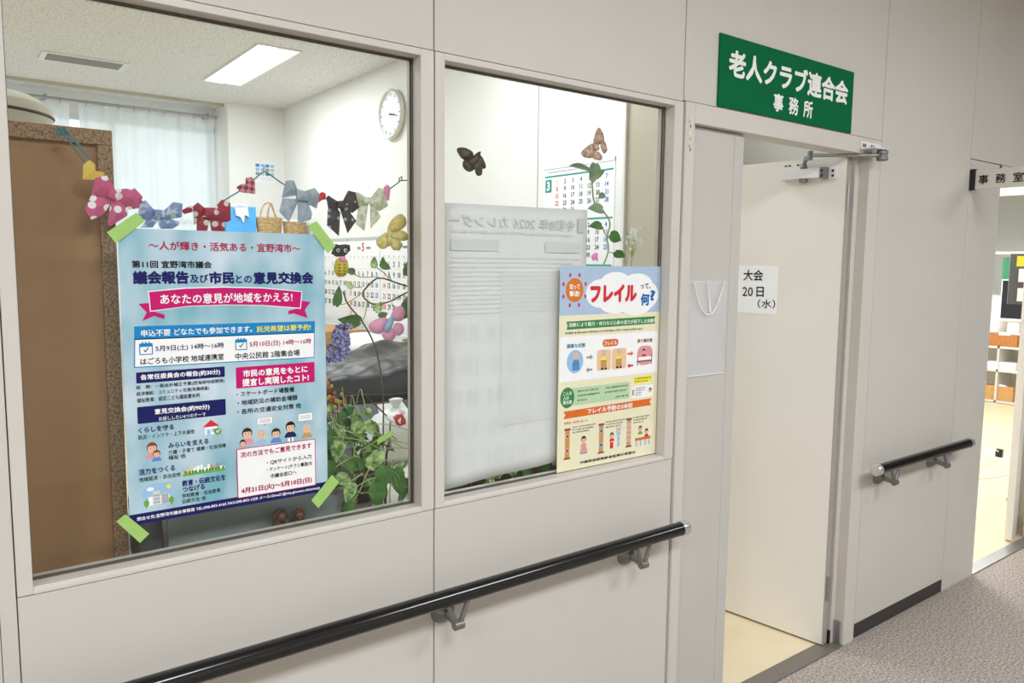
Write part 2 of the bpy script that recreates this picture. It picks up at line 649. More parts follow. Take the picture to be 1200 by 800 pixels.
# ------------------------------------------------------------------ room shell
H = 3.18
XR = 3.05
structure(MB().box(-3.2, 12, -4.4, 0.0, -0.1, 0.0, 'carpet'), 'floor_corridor')
structure(MB().box(-3.2, 12, 0.0, 7.4, -0.1, 0.0, 'vinyl_floor'), 'floor_office')
structure(MB().box(-3.2, 12, -4.4, 0.0, 3.0, 3.1, 'corridor_white'), 'ceiling_corridor')
structure(MB().box(-3.2, 12, 0.06, 7.4, H, H + 0.1, 'ceiling_board'), 'ceiling_office')
structure(MB().box(-3.2, 12, -4.5, -4.4, -0.1, 3.1, 'corridor_white'), 'wall_opposite')
structure(MB().box(-3.3, -3.2, -4.5, 7.4, -0.1, H + 0.1, 'room_paint'), 'wall_left')
structure(MB().box(12, 12.1, -4.5, 7.4, -0.1, H + 0.1, 'room_paint'), 'wall_end')
# clock wall between the two offices, with one panel joint
w = MB().box(XR, XR + 0.1, 0.06, 2.195, 0, H, 'room_paint').box(XR, XR + 0.1, 2.205, 7.2, 0, H, 'room_paint')
w.box(XR + 0.01, XR + 0.09, 2.19, 2.21, 0, H, 'seam')
structure(w, 'wall_right')
structure(MB().box(2.47, XR, 6.55, 7.2, 0, H, 'room_paint'), 'column')
structure(MB().box(2.75, XR, 0.80, 1.125, 0, H, 'pier_paint').box(2.735, 2.75, 1.125, 1.14, 0, H, 'room_paint').box(2.75, XR, 1.125, 1.14, 0, H, 'room_paint'), 'pillar')
# rear wall with a wide window
w = MB().box(-3.2, XR + 0.1, 7.0, 7.2, 0, 0.85, 'room_paint').box(-3.2, XR + 0.1, 7.0, 7.2, 2.98, H, 'room_paint')
w.box(-3.2, -1.4, 7.0, 7.2, 0.85, 2.98, 'room_paint')
structure(w, 'wall_rear')
structure(MB().box(-2.4, 2.47, 6.66, 6.68, 3.15, H, 'pier_paint'), 'trim_1')
wn = thing('window_3', None, None, (0, 7.0, 0), kind='structure')
f = MB()
f.box(-1.4, 2.47, 0.02, 0.10, 0.85, 0.91, 'win_frame').box(-1.4, 2.47, 0.02, 0.10, 2.92, 2.98, 'win_frame').box(-1.4, 2.47, 0.02, 0.10, 1.95, 2.0, 'win_frame')
for x in (-1.4, -0.45, 0.5, 1.45, 2.41):
    f.box(x, x + 0.06, 0.02, 0.10, 0.85, 2.98, 'win_frame')
f.build('window_frame', wn)
MB().box(-1.36, 2.43, 0.055, 0.061, 0.9, 2.94, 'pane_glass').build('pane', wn)
structure(MB().box(-2.9, 1.846, 0.062, 0.5, 0.895, 0.925, 'frame_paint'), 'trim_2', bevel=0.004)   # shelf board behind the windows

# ------------------------------------------------------------------ partition: core, painted panels with open seams
core = MB()
SOLID = [(-3.2, 0.086, 0, H), (0.086, 0.966, 0, 0.955), (0.086, 0.966, 2.063, H), (0.966, 0.99, 0, H), (0.99, 1.85, 0, 0.955), (0.99, 1.85, 2.063, H),
         (1.812, 1.86, 0, H), (1.85, 3.037, 2.066, H), (3.02, 4.165, 0, H), (4.165, 5.09, 2.07, H), (5.09, 12, 0, H)]
for a, b, c, d in SOLID:
    core.box(a, b, 0.014, 0.05, c, d, 'seam')
wf = structure(core, 'wall_front')
PAN = [(-3.2, 0.0595, 0, 3.0), (0.0605, 0.0862, 0, 3.0), (0.088, 0.9645, 0.07, 0.953), (0.088, 0.9645, 2.064, 3.0), (0.968, 1.8485, 0.07, 0.953), (0.968, 1.8485, 2.064, 3.0),
       (1.8525, 3.034, 2.068, 3.0), (3.0375, 3.838, 0.062, 3.0), (3.842, 4.163, 0.0, 2.068), (3.842, 5.09, 2.072, 3.0), (5.094, 12, 0.06, 3.0)]
for a, b, c, d in PAN:
    MB().box(a, b, 0.0, 0.0145, c, d, 'wall_paint').build('panel', wf, bevel=0.0012)
for a, b, c, d in ((-3.2, 0.088, 0, H), (0.088, 1.85, 0, 0.955), (0.088, 1.85, 2.06, H), (0.94, 0.985, 0.95, 2.07), (1.815, 1.86, 0, H), (1.86, 3.02, 2.066, H), (2.955, 4.165, 0, H), (4.165, 5.09, 2.07, H), (5.09, 12, 0, H)):
    MB().box(a, b, 0.0495, 0.062, c, d, 'room_paint').build('inner_panel', wf)
structure(MB().box(3.0375, 3.838, -0.001, 0.012, 0.0, 0.060, 'rubber'), 'baseboard_front', bevel=0.002)
structure(MB().box(0.088, 1.8485, 0.002, 0.013, 0.0, 0.068, 'rubber'), 'baseboard_left', bevel=0.002)


def window(name, x0, x1, xo0, xo1):
    z0, z1, zo0, zo1 = 0.967, 2.046, 0.955, 2.062
    wn = thing(name, None, None, ((x0 + x1) / 2, 0, z0), kind='structure')
    off = (-(x0 + x1) / 2, 0, -z0)
    ya, yb = -0.003, 0.066
    f = MB(off)
    f.box(xo0, x0, ya, yb, zo0, zo1, 'frame_paint').box(x1, xo1, ya, yb, zo0, zo1, 'frame_paint')
    f.box(x0, x1, ya, yb, z1, zo1, 'frame_paint')
    f.build('window_frame', wn, bevel=0.0015)
    s = MB(off)
    s.add([(x0, ya, zo0), (x1, ya, zo0), (x0, ya, z0 - 0.006), (x1, ya, z0 - 0.006), (x0, 0.004, z0), (x1, 0.004, z0), (x0, yb, z0 + 0.002), (x1, yb, z0 + 0.002), (x0, yb, zo0), (x1, yb, zo0)],
          [(0, 1, 3, 2), (2, 3, 5, 4), (4, 5, 7, 6), (6, 7, 9, 8), (0, 8, 9, 1), (0, 2, 4, 6, 8), (1, 9, 7, 5, 3)], 'frame_paint')
    s.build('window_sill', wn)
    g = MB(off)
    for ygl in (0.034, 0.0435):
        g.box(x0, x0 + 0.0035, ygl, ygl + 0.003, z0, z1, 'gasket').box(x1 - 0.0035, x1, ygl, ygl + 0.003, z0, z1, 'gasket')
        g.box(x0, x1, ygl, ygl + 0.003, z0, z0 + 0.0035, 'gasket').box(x0, x1, ygl, ygl + 0.003, z1 - 0.0035, z1, 'gasket')
    g.build('gasket', wn)
    MB(off).box(x0, x1, 0.0375, 0.0425, z0, z1, 'pane_glass').build('pane', wn)
    return wn


window('window_1', 0.113, 0.929, 0.088, 0.9645)
window('window_2', 0.995, 1.809, 0.968, 1.8485)

# ------------------------------------------------------------------ door of the clubs' office
dr = thing('door_1', None, None, (1.8525, 0, 0), kind='structure')
OFF = (-1.8525, 0, 0)
f = MB(OFF)
f.box(1.8525, 1.895, -0.010, 0.066, 0, 2.064, 'frame_paint')
f.box(1.895, 2.90, -0.010, 0.066, 2.003, 2.064, 'frame_paint')
f.box(2.935, 3.012, -0.010, 0.030, 0, 2.064, 'frame_paint').box(2.905, 3.012, 0.030, 0.066, 0, 2.064, 'frame_paint').box(2.895, 2.94, -0.010, 0.066, 2.003, 2.064, 'frame_paint')
f.box(3.012, 3.034, -0.001, 0.05, 0, 2.064, 'wall_paint')
f.build('door_frame', dr, bevel=0.0015)
MB(OFF).box(2.925, 2.936, 0.004, 0.030, 0.0, 0.10, 'steel').box(2.896, 2.905, 0.03, 0.066, 0.0, 0.06, 'black').build('floor_stop', dr)
fl = MB(OFF).box(1.897, 2.125, 0.016, 0.054, 0.008, 2.0, 'fixed_paint').build('fixed_leaf', dr, bevel=0.0015)
MB(OFF).box(2.1265, 2.177, 0.016, 0.054, 0.008, 2.0, 'fixed_paint').build('stile', dr, bevel=0.002)
MB(OFF).box(1.895, 2.936, -0.012, 0.062, 0.0, 0.005, 'threshold').build('threshold', dr, bevel=0.001)
TH = R(-82.3)
hinge = Vector((2.857, 0.036, 0))
sl = MB().box(-0.69, -0.002, 0.0, 0.038, 0.009, 1.998, 'leaf_paint')
leaf = sl.build('swing_leaf', dr, bevel=0.0015)
leaf.location = hinge + Vector(OFF)
leaf.rotation_euler = (0, 0, TH)
MB().box(-0.0025, 0.0015, -0.0005, 0.0385, 0.009, 1.998, 'edge_grey').build('edge_strip', leaf)
h = MB()
for z in (0.25, 1.84):
    h.tube([(0.004, 0.012, z - 0.05), (0.004, 0.012, z + 0.05)], 0.007, 'steel', 10)
h.build('hinge', leaf)
k = MB()
k.tube([(-0.63, 0.0, 1.0), (-0.63, -0.05, 1.0)], 0.011, 'steel').tube([(-0.63, -0.05, 1.0), (-0.53, -0.05, 1.0)], 0.009, 'steel').lathe([(0.026, -0.006), (0.026, 0.0)], 'steel', 20, (-0.63, 0.0, 1.0), 'y')
k.build('handle', leaf, smooth=True)
# door closer: body on the leaf, arm to the head of the frame
c = MB()
c.box(-0.256, -0.092, -0.045, -0.004, 1.918, 1.955, 'silver_box')
c.box(-0.092, -0.070, -0.042, -0.004, 1.914, 1.958, 'bracket_grey').box(-0.070, -0.037, -0.008, 0.0, 1.912, 1.955, 'silver_box').box(-0.256, -0.06, -0.006, 0.0, 1.915, 1.956, 'silver_box')
c.lathe([(0.014, 1.955), (0.014, 1.968)], 'bracket_grey', 16, (-0.165, -0.024, 0)).lathe([(0.017, 1.905), (0.017, 1.918)], 'bracket_grey', 16, (-0.165, -0.024, 0))
for zz in (1.925, 1.944):
    c.box(-0.087, -0.078, -0.0435, -0.042, zz - 0.006, zz + 0.006, 'dark_slot').box(-0.058, -0.049, -0.0095, -0.008, zz - 0.005, zz + 0.005, 'dark_slot')
cl = c.build('door_closer', leaf, bevel=0.0015)
fourscrews = MB()
for xx in (-0.252, -0.236, -0.20, -0.185):
    fourscrews.box(xx - 0.005, xx + 0.005, -0.0012, 0.0, 2.008 - 0.045 + 0.012, 2.012 - 0.045 + 0.014, 'dark_slot')
fourscrews.build('screw', leaf)


def leafpt(x, y, z):
    return hinge + Vector((x * math.cos(TH) - y * math.sin(TH), x * math.sin(TH) + y * math.cos(TH), z))


sp = leafpt(-0.165, -0.024, 1.962)
el = Vector((2.755, 0.135, 2.0))
jo = Vector((2.935, -0.058, 1.997))
a = MB(OFF)
a.tube([sp, sp + Vector((0, 0, 0.014))], 0.012, 'steel', 12)
a.tube([sp + Vector((0, 0, 0.012)), (sp + el) / 2 + Vector((-.008, 0, 0.012)), el - Vector((0, 0, 0.012))], 0.009, 'steel', 8)
a.tube([el - Vector((0, 0, 0.018)), el + Vector((0, 0, 0.016))], 0.010, 'bracket_grey', 12)
a.tube([el, jo], 0.0075, 'steel', 10)
a.tube([el.lerp(jo, 0.5), jo], 0.0095, 'steel', 10)
a.lathe([(0.016, -0.022), (0.021, -0.018), (0.021, -0.006), (0.017, -0.004), (0.017, 0.002), (0.021, 0.004), (0.021, 0.014), (0.015, 0.02)], 'bracket_grey', 20, tuple(jo))
a.box(2.856, 2.95, -0.07, -0.010, 2.016, 2.021, 'silver_box').box(2.856, 3.005, -0.015, -0.010, 2.018, 2.048, 'silver_box')
for xx in (2.872, 2.885, 2.93, 2.945):
    a.box(xx - 0.004, xx + 0.004, -0.0162, -0.015, 2.027, 2.039, 'dark_slot')
a.build('closer_arm', dr, smooth=True)

# second door, at the far end of the wall
d2 = thing('door_2', None, None, (4.163, 0, 0), kind='structure')
OFF2 = (-4.163, 0, 0)
f = MB(OFF2)
f.box(4.163, 4.185, 0.0, 0.066, 0, 2.07, 'frame_paint').box(5.02, 5.094, -0.004, 0.066, 0, 2.07, 'frame_paint').box(4.163, 5.094, 0.0, 0.066, 2.02, 2.07, 'frame_paint')
f.build('door_frame', d2, bevel=0.0015)
MB(OFF2).box(4.185, 5.02, -0.004, 0.062, 0.0, 0.006, 'steel').build('threshold', d2, bevel=0.001)
l2 = MB().box(0, 0.70, -0.0, 0.038, 0.012, 2.0, 'leaf_paint').build('swing_leaf', d2, bevel=0.0015)
l2.location = Vector((4.875, 0.07, 0)) + Vector(OFF2)
l2.rotation_euler = (0, 0, R(12))
for z in (1.23, 1.06):
    q = MB().box(0.01, 0.07, -0.012, 0.0, z - 0.03, z + 0.03, 'rack_grey').lathe([(0.014, -0.07), (0.026, -0.06), (0.026, -0.035), (0.012, -0.02), (0.012, 0.0)], 'rack_grey', 16, (0.035, 0.0, z), 'y')
    q.build('door_knob', l2, bevel=0.002)

# ------------------------------------------------------------------ handrails


def handrail(label, x0, x1, brk, group=None):
    y, z = -0.075, 0.752
    t = thing('handrail', label, 'handrail', (x0, 0, 0))
    off = (-x0, 0, 0)
    MB(off).tube([(x0 + 0.03, y, z), (x1 - 0.03, y, z)], 0.0215, 'rail_black', 24).build('rail', t, smooth=True)
    for s, xe in ((-1, x0), (1, x1)):
        MB(off).tube([(xe - s * 0.032, y, z), (xe - s * 0.008, y, z), (xe - s * 0.002, y, z), (xe, y, z)], [0.0232, 0.0232, 0.021, 0.015], 'chrome', 24).build('end_cap', t, smooth=True)
    for bx in brk:
        b = MB(off)
        b.lathe([(0.034, -0.004), (0.034, 0.0), (0.030, 0.012), (0.016, 0.026), (0.012, 0.03)][::1], 'bracket_grey', 24, (bx, 0, 0.685), 'y')
        b.v = [Vector((p.x, -p.y, p.z)) for p in b.v]
        b.f = [g[::-1] for g in b.f]
        b.tube([(bx, -0.024, 0.685), (bx, -0.075, 0.676)], [0.011, 0.0095], 'bracket_grey', 12)
        b.lathe([(0.012, -0.013), (0.012, 0.013)], 'bracket_grey', 14, (bx, -0.077, 0.676), 'x')
        for s in (-1, 1):
            b.tube([(bx + s * 0.004, -0.077, 0.676), (bx + s * 0.030, y, z - 0.018)], [0.007, 0.006], 'bracket_grey', 8)
        b.build('bracket', t, smooth=True)
    return t


handrail('long black handrail with silver end cap under the two windows', -1.5, 1.842, (-0.9, 0.99, 1.648))
handrail('short black handrail on the wall panel between the two doors', 2.985, 3.868, (3.155, 3.628))

# ------------------------------------------------------------------ signs
sg = thing('sign_board', 'green sign board with white lettering above the open door', 'sign', (2.006, -0.0005, 2.07))
MB().box(0, 0.788, -0.006, 0, 0, 0.224, 'sign_green').build('board', sg, bevel=0.001)
p = Print(-0.006, 0.0004)
p.T('老人クラブ連合会', 44, 141, 705, 86, 'sign_white', 4)
p.build('lettering', sg)
p = Print(-0.006, 0.0004)
for ch, x in (('事', 288), ('務', 378), ('所', 466)):
    p = Print(-0.006, 0.0004)
    p.T(ch, x, 51, 58, 60, 'sign_white', 3)
    p.build('lettering', sg)

ps = thing('door_sign', 'white sign with black letters sticking out over the far doorway', 'sign', (3.852, 0, 1.929), R(-90))
MB().box(-0.0, 0.022, -0.012, 0.012, -0.002, 0.093, 'black').build('wall_bracket', ps, bevel=0.001)
MB().box(0.022, 0.36, -0.006, 0.006, 0, 0.088, 'plate_cream').build('board', ps, bevel=0.0015)
p = Print(-0.006, 0.0003)
for ch, x in (('事', 36), ('務', 107), ('室', 178)):
    p = Print(-0.006, 0.0003)
    p.T(ch, x, 43, 42, 42, 'ink_ink', 2)
    p.build('lettering', ps)

# sticker on the frame, notice on the open leaf, clear pocket on the fixed leaf
st = thing('sticker', 'small worn yellowish sticker on the left post of the door frame', 'sticker', (1.866, -0.0104, 1.905))
MB().box(0, 0.016, -0.0006, 0, 0, 0.118, 'plate_cream').build('sheet', st)
p = Print(-0.0006)
for i, (x, z, c) in enumerate(((4, 100, 'tan'), (7, 86, 'brown'), (5, 66, 'lemon'), (8, 48, 'tan'), (5, 26, 'grey'), (9, 16, 'brown'))):
    p.E(x, z, 3, 6, c, 1, 10)
p.build('print', st)

nt_ = thing('notice', 'white paper notice with black writing on the opened door leaf', 'notice', leafpt(-0.263, -0.0004, 1.365), TH)
MB().box(-0.297, 0, -0.0006, 0, 0, 0.204, 'paper').build('sheet', nt_)
p = Print(-0.0006)
p.T('大会', -159, 163.5, 91, 47, 'ink_ink', 2)
p.T('20', -161, 93, 49, 40, 'ink_ink', 1)
p.T('日', -96, 94, 34, 43, 'ink_ink', 2)
p.T('（水）', -88, 44, 80, 38, 'ink_ink', 1)
p.build('lettering', nt_)

pk = thing('document_pocket', 'empty clear plastic document pocket taped on the fixed door leaf', 'pocket', (1.889, 0.0155, 1.21))
b = MB()
nu, nv = 10, 14
for side in (0, 1):
    vs, fs = [], []
    for i in range(nu + 1):
        for j in range(nv + 1):
            u, v = i / nu, j / nv
            y = -0.0006 if side == 0 else -0.002 - 0.008 * math.sin(math.pi * u) * math.sin(math.pi * min(v * 1.1, 1)) - 0.002 * math.sin(9 * u + 5 * v)
            vs.append((0.006 + 0.212 * u, y, 0.308 * v))
    for i in range(nu):
        for j in range(nv):
            q = i * (nv + 1) + j
            fs.append((q, q + nv + 1, q + nv + 2, q + 1))
    b.add(vs, fs, 'vinyl')
b.build('sleeve', pk, smooth='all')
b = MB()  # bright highlight curves of the vinyl, shaped as whitish tubes
b.tube([(0.045, -0.010, 0.306), (0.056, -0.012, 0.270), (0.075, -0.012, 0.225), (0.105, -0.013, 0.198), (0.135, -0.013, 0.200), (0.160, -0.013, 0.225), (0.180, -0.012, 0.265), (0.200, -0.010, 0.308)], 0.0022, 'weld_and_highlight', 8)
b.tube([(0.112, -0.011, 0.307), (0.118, -0.013, 0.26), (0.126, -0.013, 0.205)], [0.0015, 0.002, 0.004], 'weld_and_highlight', 8)
b.build('fold', pk, smooth=True, label='curved white tubes standing in for highlights on the plastic')
MB().box(0.004, 0.220, -0.0035, -0.002, -0.003, 0.001, 'weld_and_highlight').box(0.002, 0.0045, -0.003, -0.0015, 0, 0.308, 'vinyl').box(0.217, 0.219, -0.003, -0.0015, 0, 0.308, 'vinyl').build('seam', pk)

# ------------------------------------------------------------------ meeting poster, on the corridor side of the first pane
ep = thing('event_poster', 'large pale blue meeting poster with magenta ribbon taped to the left window', 'poster', (0.2835, 0.0368, 1.0385))
MB().box(0, 0.418, -0.0006, 0.0, 0, 0.588, 'poster_bg').build('sheet', ep)
p = Print(-0.0006)
p.T('～人が輝き・活気ある・宜野湾市～', 53.4, 556, 308.6, 18.5, 'crimson', 2)
p.build('title_lettering', ep)
p = Print(-0.0006)
p.T('第11回 宜野湾市議会', 22, 519, 150.3, 14.9, 'ink', 3)
p.build('title_lettering', ep)
p = Print(-0.0006)
p.T('議会報告', 23, 493, 103.8, 26.4, 'navy', 5)
p.T('及び', 128.4, 490.5, 35.8, 17.5, 'navy', 3)
p.T('市民', 166, 492.1, 51.5, 26, 'navy', 5)
p.T('との', 220.2, 489.5, 34, 17.1, 'navy', 3)
p.T('意見交換会', 257.3, 491.6, 133.6, 26.7, 'navy', 5)
p.build('title_lettering', ep)
p = Print(-0.0006)
for pts in ([(31, 441.8), (50.9, 442.9), (53.4, 427.7), (78.6, 419), (78.2, 410.1), (58.7, 417), (37, 407.4), (45.5, 424.5)],
            [(383.8, 438), (360.7, 441.4), (358.9, 425.5), (332.4, 419.6), (332.1, 411.7), (345.1, 413.2), (376.7, 401.9), (369.9, 420.3)]):
    p.P(pts, 'magenta', 1)
rib = [(51.2, 464.6), (119.3, 470.5), (195.1, 471.8), (276.2, 469.4), (363, 460.6), (358.9, 425.5), (274.9, 433.9), (193.8, 436.4), (124.6, 435.3), (53.4, 427.7)]
p.P([((x - 207) * 1.012 + 207, (z - 449) * 1.1 + 449) for x, z in rib], 'white', 2)
p.P(rib, 'magenta', 3)
p.T('あなたの意見が地域をかえる!', 71.1, 450, 271, 21, 'white', 2, 5)
p.build('ribbon_banner', ep)
p = Print(-0.0006)
p.P([(22.1, 397.7), (393.2, 394.8), (392.4, 368.6), (21.1, 371.4)], 'azure', 1)
p.T('申込不要 どなたでも参加できます。', 33.9, 383.4, 218.2, 13.9, 'white', 2)
p.T('託児希望は要予約!', 261.7, 382, 121.4, 13.4, 'yellow', 2)
p.P([(21.1, 373.4), (392.4, 370), (390.5, 312), (18.9, 316)], 'azure', 1)
p.P([(23.1, 371), (390.6, 368), (388.8, 314), (20.9, 318)], 'white', 2)
for cx, cz in ((41.9, 352.5), (228, 351)):
    p.rr(cx - 12.5, cx + 12.5, cz - 12, cz + 11, 2, 'azure', 3)
    p.rect(cx - 10.5, cx + 10.5, cz - 10, cz + 4, 'white', 4)
    for d in (-6, 0, 6):
        p.rect(cx + d - 1.2, cx + d + 1.2, cz + 8, cz + 14, 'azure', 5)
    p.P([(cx - 5, cz - 2), (cx - 1.5, cz - 7), (cx + 5.5, cz + 2), (cx + 4, cz + 3), (cx - 1.5, cz - 4), (cx - 4, cz - 1)], 'ink', 5)
p.T('5月9日(土) 14時～16時', 59.3, 351, 133, 13.8, 'navy', 2)
p.T('はごろも小学校 地域連携室', 30.7, 327.5, 160.7, 13.8, 'ink', 2)
p.T('5月10日(日) 14時～16時', 245.5, 349.5, 138, 14, 'crimson', 2)
p.T('中央公民館 2階集会場', 215, 326, 141.3, 14.4, 'ink', 2)
p.build('schedule_panel', ep)
p = Print(-0.0006)
p.rr(22, 192.6, 284.5, 306.5, 2, 'navy', 1)
p.T('各常任委員会の報告(約30分)', 29.7, 295.5, 153.5, 12.8, 'white', 3)
p.T('総　務：一般会計補正予算(西海岸地域開発)', 21.2, 276.1, 170.3, 9.1, 'ink', 1)
p.T('経済建設：コミュニティ交通(有識調査)', 21.4, 263.4, 138.3, 9.1, 'ink', 1)
p.T('福祉教育：認定こども園設置条例', 21.6, 250.5, 118.9, 9, 'ink', 1)
p.rr(21.6, 192.6, 203.5, 237.5, 2, 'navy', 1)
p.T('意見交換会(約90分)', 53.2, 224, 106.4, 13, 'white', 3)
p.T('お話ししたい4つのテーマ', 60.7, 209.6, 90.4, 8.3, 'white', 1)
p.build('report_panel', ep)
p = Print(-0.0006)
for t_, x, z, w_, h_ in (('くらしを守る', 22.2, 190.5, 66.4, 11.7), ('みらいを支える', 76.8, 152.2, 78.7, 12), ('活力をつくる', 19.9, 105.5, 68.2, 12.6), ('教育・伝統文化を', 100.6, 69.5, 87.6, 13.2), ('つなげる', 100.9, 56.5, 44.3, 12.1)):
    p.T(t_, x, z, w_, h_, 'navy', 3)
for t_, x, z, w_ in (('防災・インフラ・上下水道他', 21.7, 176, 106.4), ('介護・子育て 健康・社会保障', 76.3, 138, 114.5), ('福祉 他', 75.8, 127.3, 33.4), ('地域経済・自治会他', 20.1, 90, 78.3), ('学校教育・社会教育', 99.6, 43, 77.2), ('伝統文化 他', 99.1, 31.5, 47.3)):
    p.T(t_, x, z, w_, 9.2, 'ink', 1)
# printed house with a tick
p.rect(149, 174, 165, 182, 'white', 1)
p.rect(153, 160, 165, 176, 'paleblue', 2)
p.rect(163, 170, 170, 177, 'paleblue', 2)
p.P([(144.5, 181.5), (178.5, 181.5), (161.5, 196)], 'red', 2)
p.E(175, 170, 7.5, 7.5, 'leafgreen', 2)
p.P([(170.5, 171), (174, 166.5), (180, 173.5), (178.6, 174.6), (174, 169.4), (171.8, 172)], 'white', 3)
# printed mother and child
p.person(46, 152, 20, 'brown', 'rose', 1)
p.person(54, 139, 14, 'brown', 'cloth_blue', 5)
# printed town strip
p.rect(103, 188, 84, 89, 'leafgreen', 2)
p.rect(103, 188, 89, 93, 'lemon', 1)
rr_ = random.Random(4)
x = 104
while x < 184:
    w_ = 4 + 4 * rr_.random()
    p.rect(x, x + w_, 90, 95 + 9 * rr_.random(), rr_.choice(['lightpeach', 'rose', 'white', 'tan', 'grey']), 2)
    p.E(x + w_, 91, 2.5, 3, 'green', 3, 10)
    x += w_ + 1
# printed building under a sun in a blue oval
p.rr(24, 87, 41, 78, 18, 'paleblue', 1)
p.E(75, 68, 4.5, 4.5, 'yellow', 2)
p.E(40, 68, 7, 4, 'white', 2)
p.rect(36, 76, 34, 52, 'white', 2)
p.rect(44, 58, 34, 63, 'faint2', 3)
p.rect(60, 74, 34, 58, 'faint', 3)
for i in range(4):
    for j in range(3):
        p.rect(46 + 3 * i, 48 + 3 * i, 38 + 7 * j, 41 + 7 * j, 'grey', 4)
        p.rect(62 + 3 * i, 64 + 3 * i, 37 + 6 * j, 40 + 6 * j, 'grey', 4)
for xx in (32, 79):
    p.E(xx, 40, 5, 7, 'leafgreen', 4)
    p.rect(xx - 0.8, xx + 0.8, 30, 36, 'brown', 3)
p.build('theme_panel', ep)
p = Print(-0.0006)
p.rr(215.5, 390.5, 257, 302.5, 2, 'magenta', 1)
p.T('市民の意見をもとに', 230.2, 288, 143.5, 15.9, 'white', 4)
p.T('提言し実現したコト!', 228, 268.5, 148.6, 16.9, 'white', 4)
p.T('・スケートボード場整備', 215.6, 244.5, 126.5, 11.8, 'ink', 2)
p.T('・地域防災の補助金増額', 217.2, 225.7, 132, 11.9, 'ink', 2)
p.T('・各所の交通安全対策 他', 216.5, 206.5, 140.8, 11.9, 'ink', 2)
for bx, bz, bw, bh in ((275, 181, 34, 16), (367, 179, 34, 18)):
    p.rr(bx - bw / 2, bx + bw / 2, bz - bh / 2, bz + bh / 2, 2, 'grey', 1)
    p.P([(bx - 3, bz - bh / 2), (bx + 3, bz - bh / 2), (bx - 1, bz - bh / 2 - 4)], 'grey', 1)
    p.rr(bx - bw / 2 + .7, bx + bw / 2 - .7, bz - bh / 2 + .7, bz + bh / 2 - .7, 2, 'white', 2)
    for q in (-3, 0, 3):
        p.rect(bx - bw / 2 + 5, bx + bw / 2 - 5, bz + q - .4, bz + q + .4, 'grey', 3)
for i, (hx, hz, s, hr, cl_) in enumerate(((236, 157, 22, 'hair', 'rose'), (267, 151, 20, 'greyhair', 'paleblue'), (299, 150, 20, 'hair', 'cloth_blue'), (332, 160, 22, 'ink', 'suit'), (370, 152, 20, 'greyhair', 'tan'))):
    p.person(hx, hz, s, hr, cl_, 1)
p.person(226, 138, 13, 'hair', 'rose', 6)
p.rect(325.5, 338.5, 127, 136, 'white', 3)
p.P([(331, 136), (334, 136), (333.5, 127), (331.5, 127)], 'blue', 4)
p.build('people_panel', ep)
p = Print(-0.0006, 0.0002)
p.rr(212, 389, 18, 126.5, 2, 'magenta', 8)
p.rr(213.6, 387.4, 19.6, 124.9, 2, 'white', 9)
p.T('次の方法でもご意見できます', 220.1, 112.5, 159.4, 13, 'crimson', 3, 11)
p.T('・QRサイトから入力', 276.4, 87, 103.2, 11.2, 'ink', 2, 11)
p.T('・アンケート(チラシ裏面)を', 275.9, 70.5, 104.8, 11.2, 'ink', 2, 11)
p.T('市議会窓口へ', 283.8, 56, 59.6, 10.1, 'ink', 2, 11)
p.T('4月21日(火)～5月10日(日)', 219.5, 32.5, 160, 15.1, 'crimson', 4, 11)
p.build('opinion_panel', ep)
p = Print(-0.0006)
p.rect(0, 418, 0, 21.5, 'navy', 1)
p.T('問合せ先:宜野湾市議会事務局 TEL:098-893-4165 FAX:098-893-1228 メール:Giwa21@city.ginowan.okinawa.jp', 13.7, 10.5, 385, 9.2, 'white', 2)
p.build('footer_band', ep)

for where, pts in (('top left corner of the blue poster', [(0.264, 1.617), (0.317, 1.657), (0.332, 1.641), (0.279, 1.597)]),
                   ('bottom left corner of the blue poster', [(0.259, 1.053), (0.276, 1.065), (0.318, 1.016), (0.300, 1.001)]),
                   ('top right corner of the blue poster', [(0.663, 1.644), (0.683, 1.656), (0.727, 1.602), (0.708, 1.585)]),
                   ('bottom right corner of the blue poster', [(0.660, 1.023), (0.711, 1.075), (0.728, 1.054), (0.677, 1.002)])):
    cx = sum(q[0] for q in pts) / 4
    cz = sum(q[1] for q in pts) / 4
    b = MB()
    b.prism([(x - cx, z - cz) for x, z in pts], -0.0007, 0.0, 'tape')
    b = b.build('tape_strip')
    b.location = (cx, 0.0333, cz)
    prop(b, 'green masking tape strip on the ' + where, 'tape', 'tape strips holding the blue poster')
pts = [(0.832, 1.141), (0.874, 1.161), (0.881, 1.148), (0.834, 1.128)]
b = MB().prism([(x - 0.855, z - 1.145) for x, z in pts], 0.0, 0.0007, 'tape').build('tape_strip')
b.location = (0.855, 0.0427, 1.145)
prop(b, 'pale green tape strip stuck on the glass among the ivy leaves', 'tape')

# ------------------------------------------------------------------ health poster, at the lower right of the second pane
hp = thing('health_poster', 'yellow and blue health poster with an orange sun on the right window', 'poster', (1.3955, 0.0336, 0.9705))
hp.scale = (0.983, 1, 1)
MB().box(0, 0.418, -0.0006, 0, 0, 0.592, 'ink_cream').build('sheet', hp)
p = Print(-0.0006)
p.rect(0, 418, 452, 592, 'skyblue', 1)
K = 1.03
for x, z, rx, rz in ((160, 512, 60, 42), (222, 541, 66, 34), (315, 535, 68, 36), (365, 505, 44, 40), (222, 487, 70, 36), (310, 482, 74, 39), (265, 512, 110, 48)):
    p.E(x, z, rx, rz, 'white', 1.3 + rx * 0.011 + rz * 0.003)
p.E(56, 523, 34, 34, 'orange', 3)
for i in range(8):
    a_ = R(22.5 + 45 * i)
    p.E(56 + 46 * math.cos(a_), 523 + 46 * math.sin(a_), 4.2, 6, 'red', 3, 10)
p.T('知って', 36, 533, 40, 16.6, 'white', 3, 5)
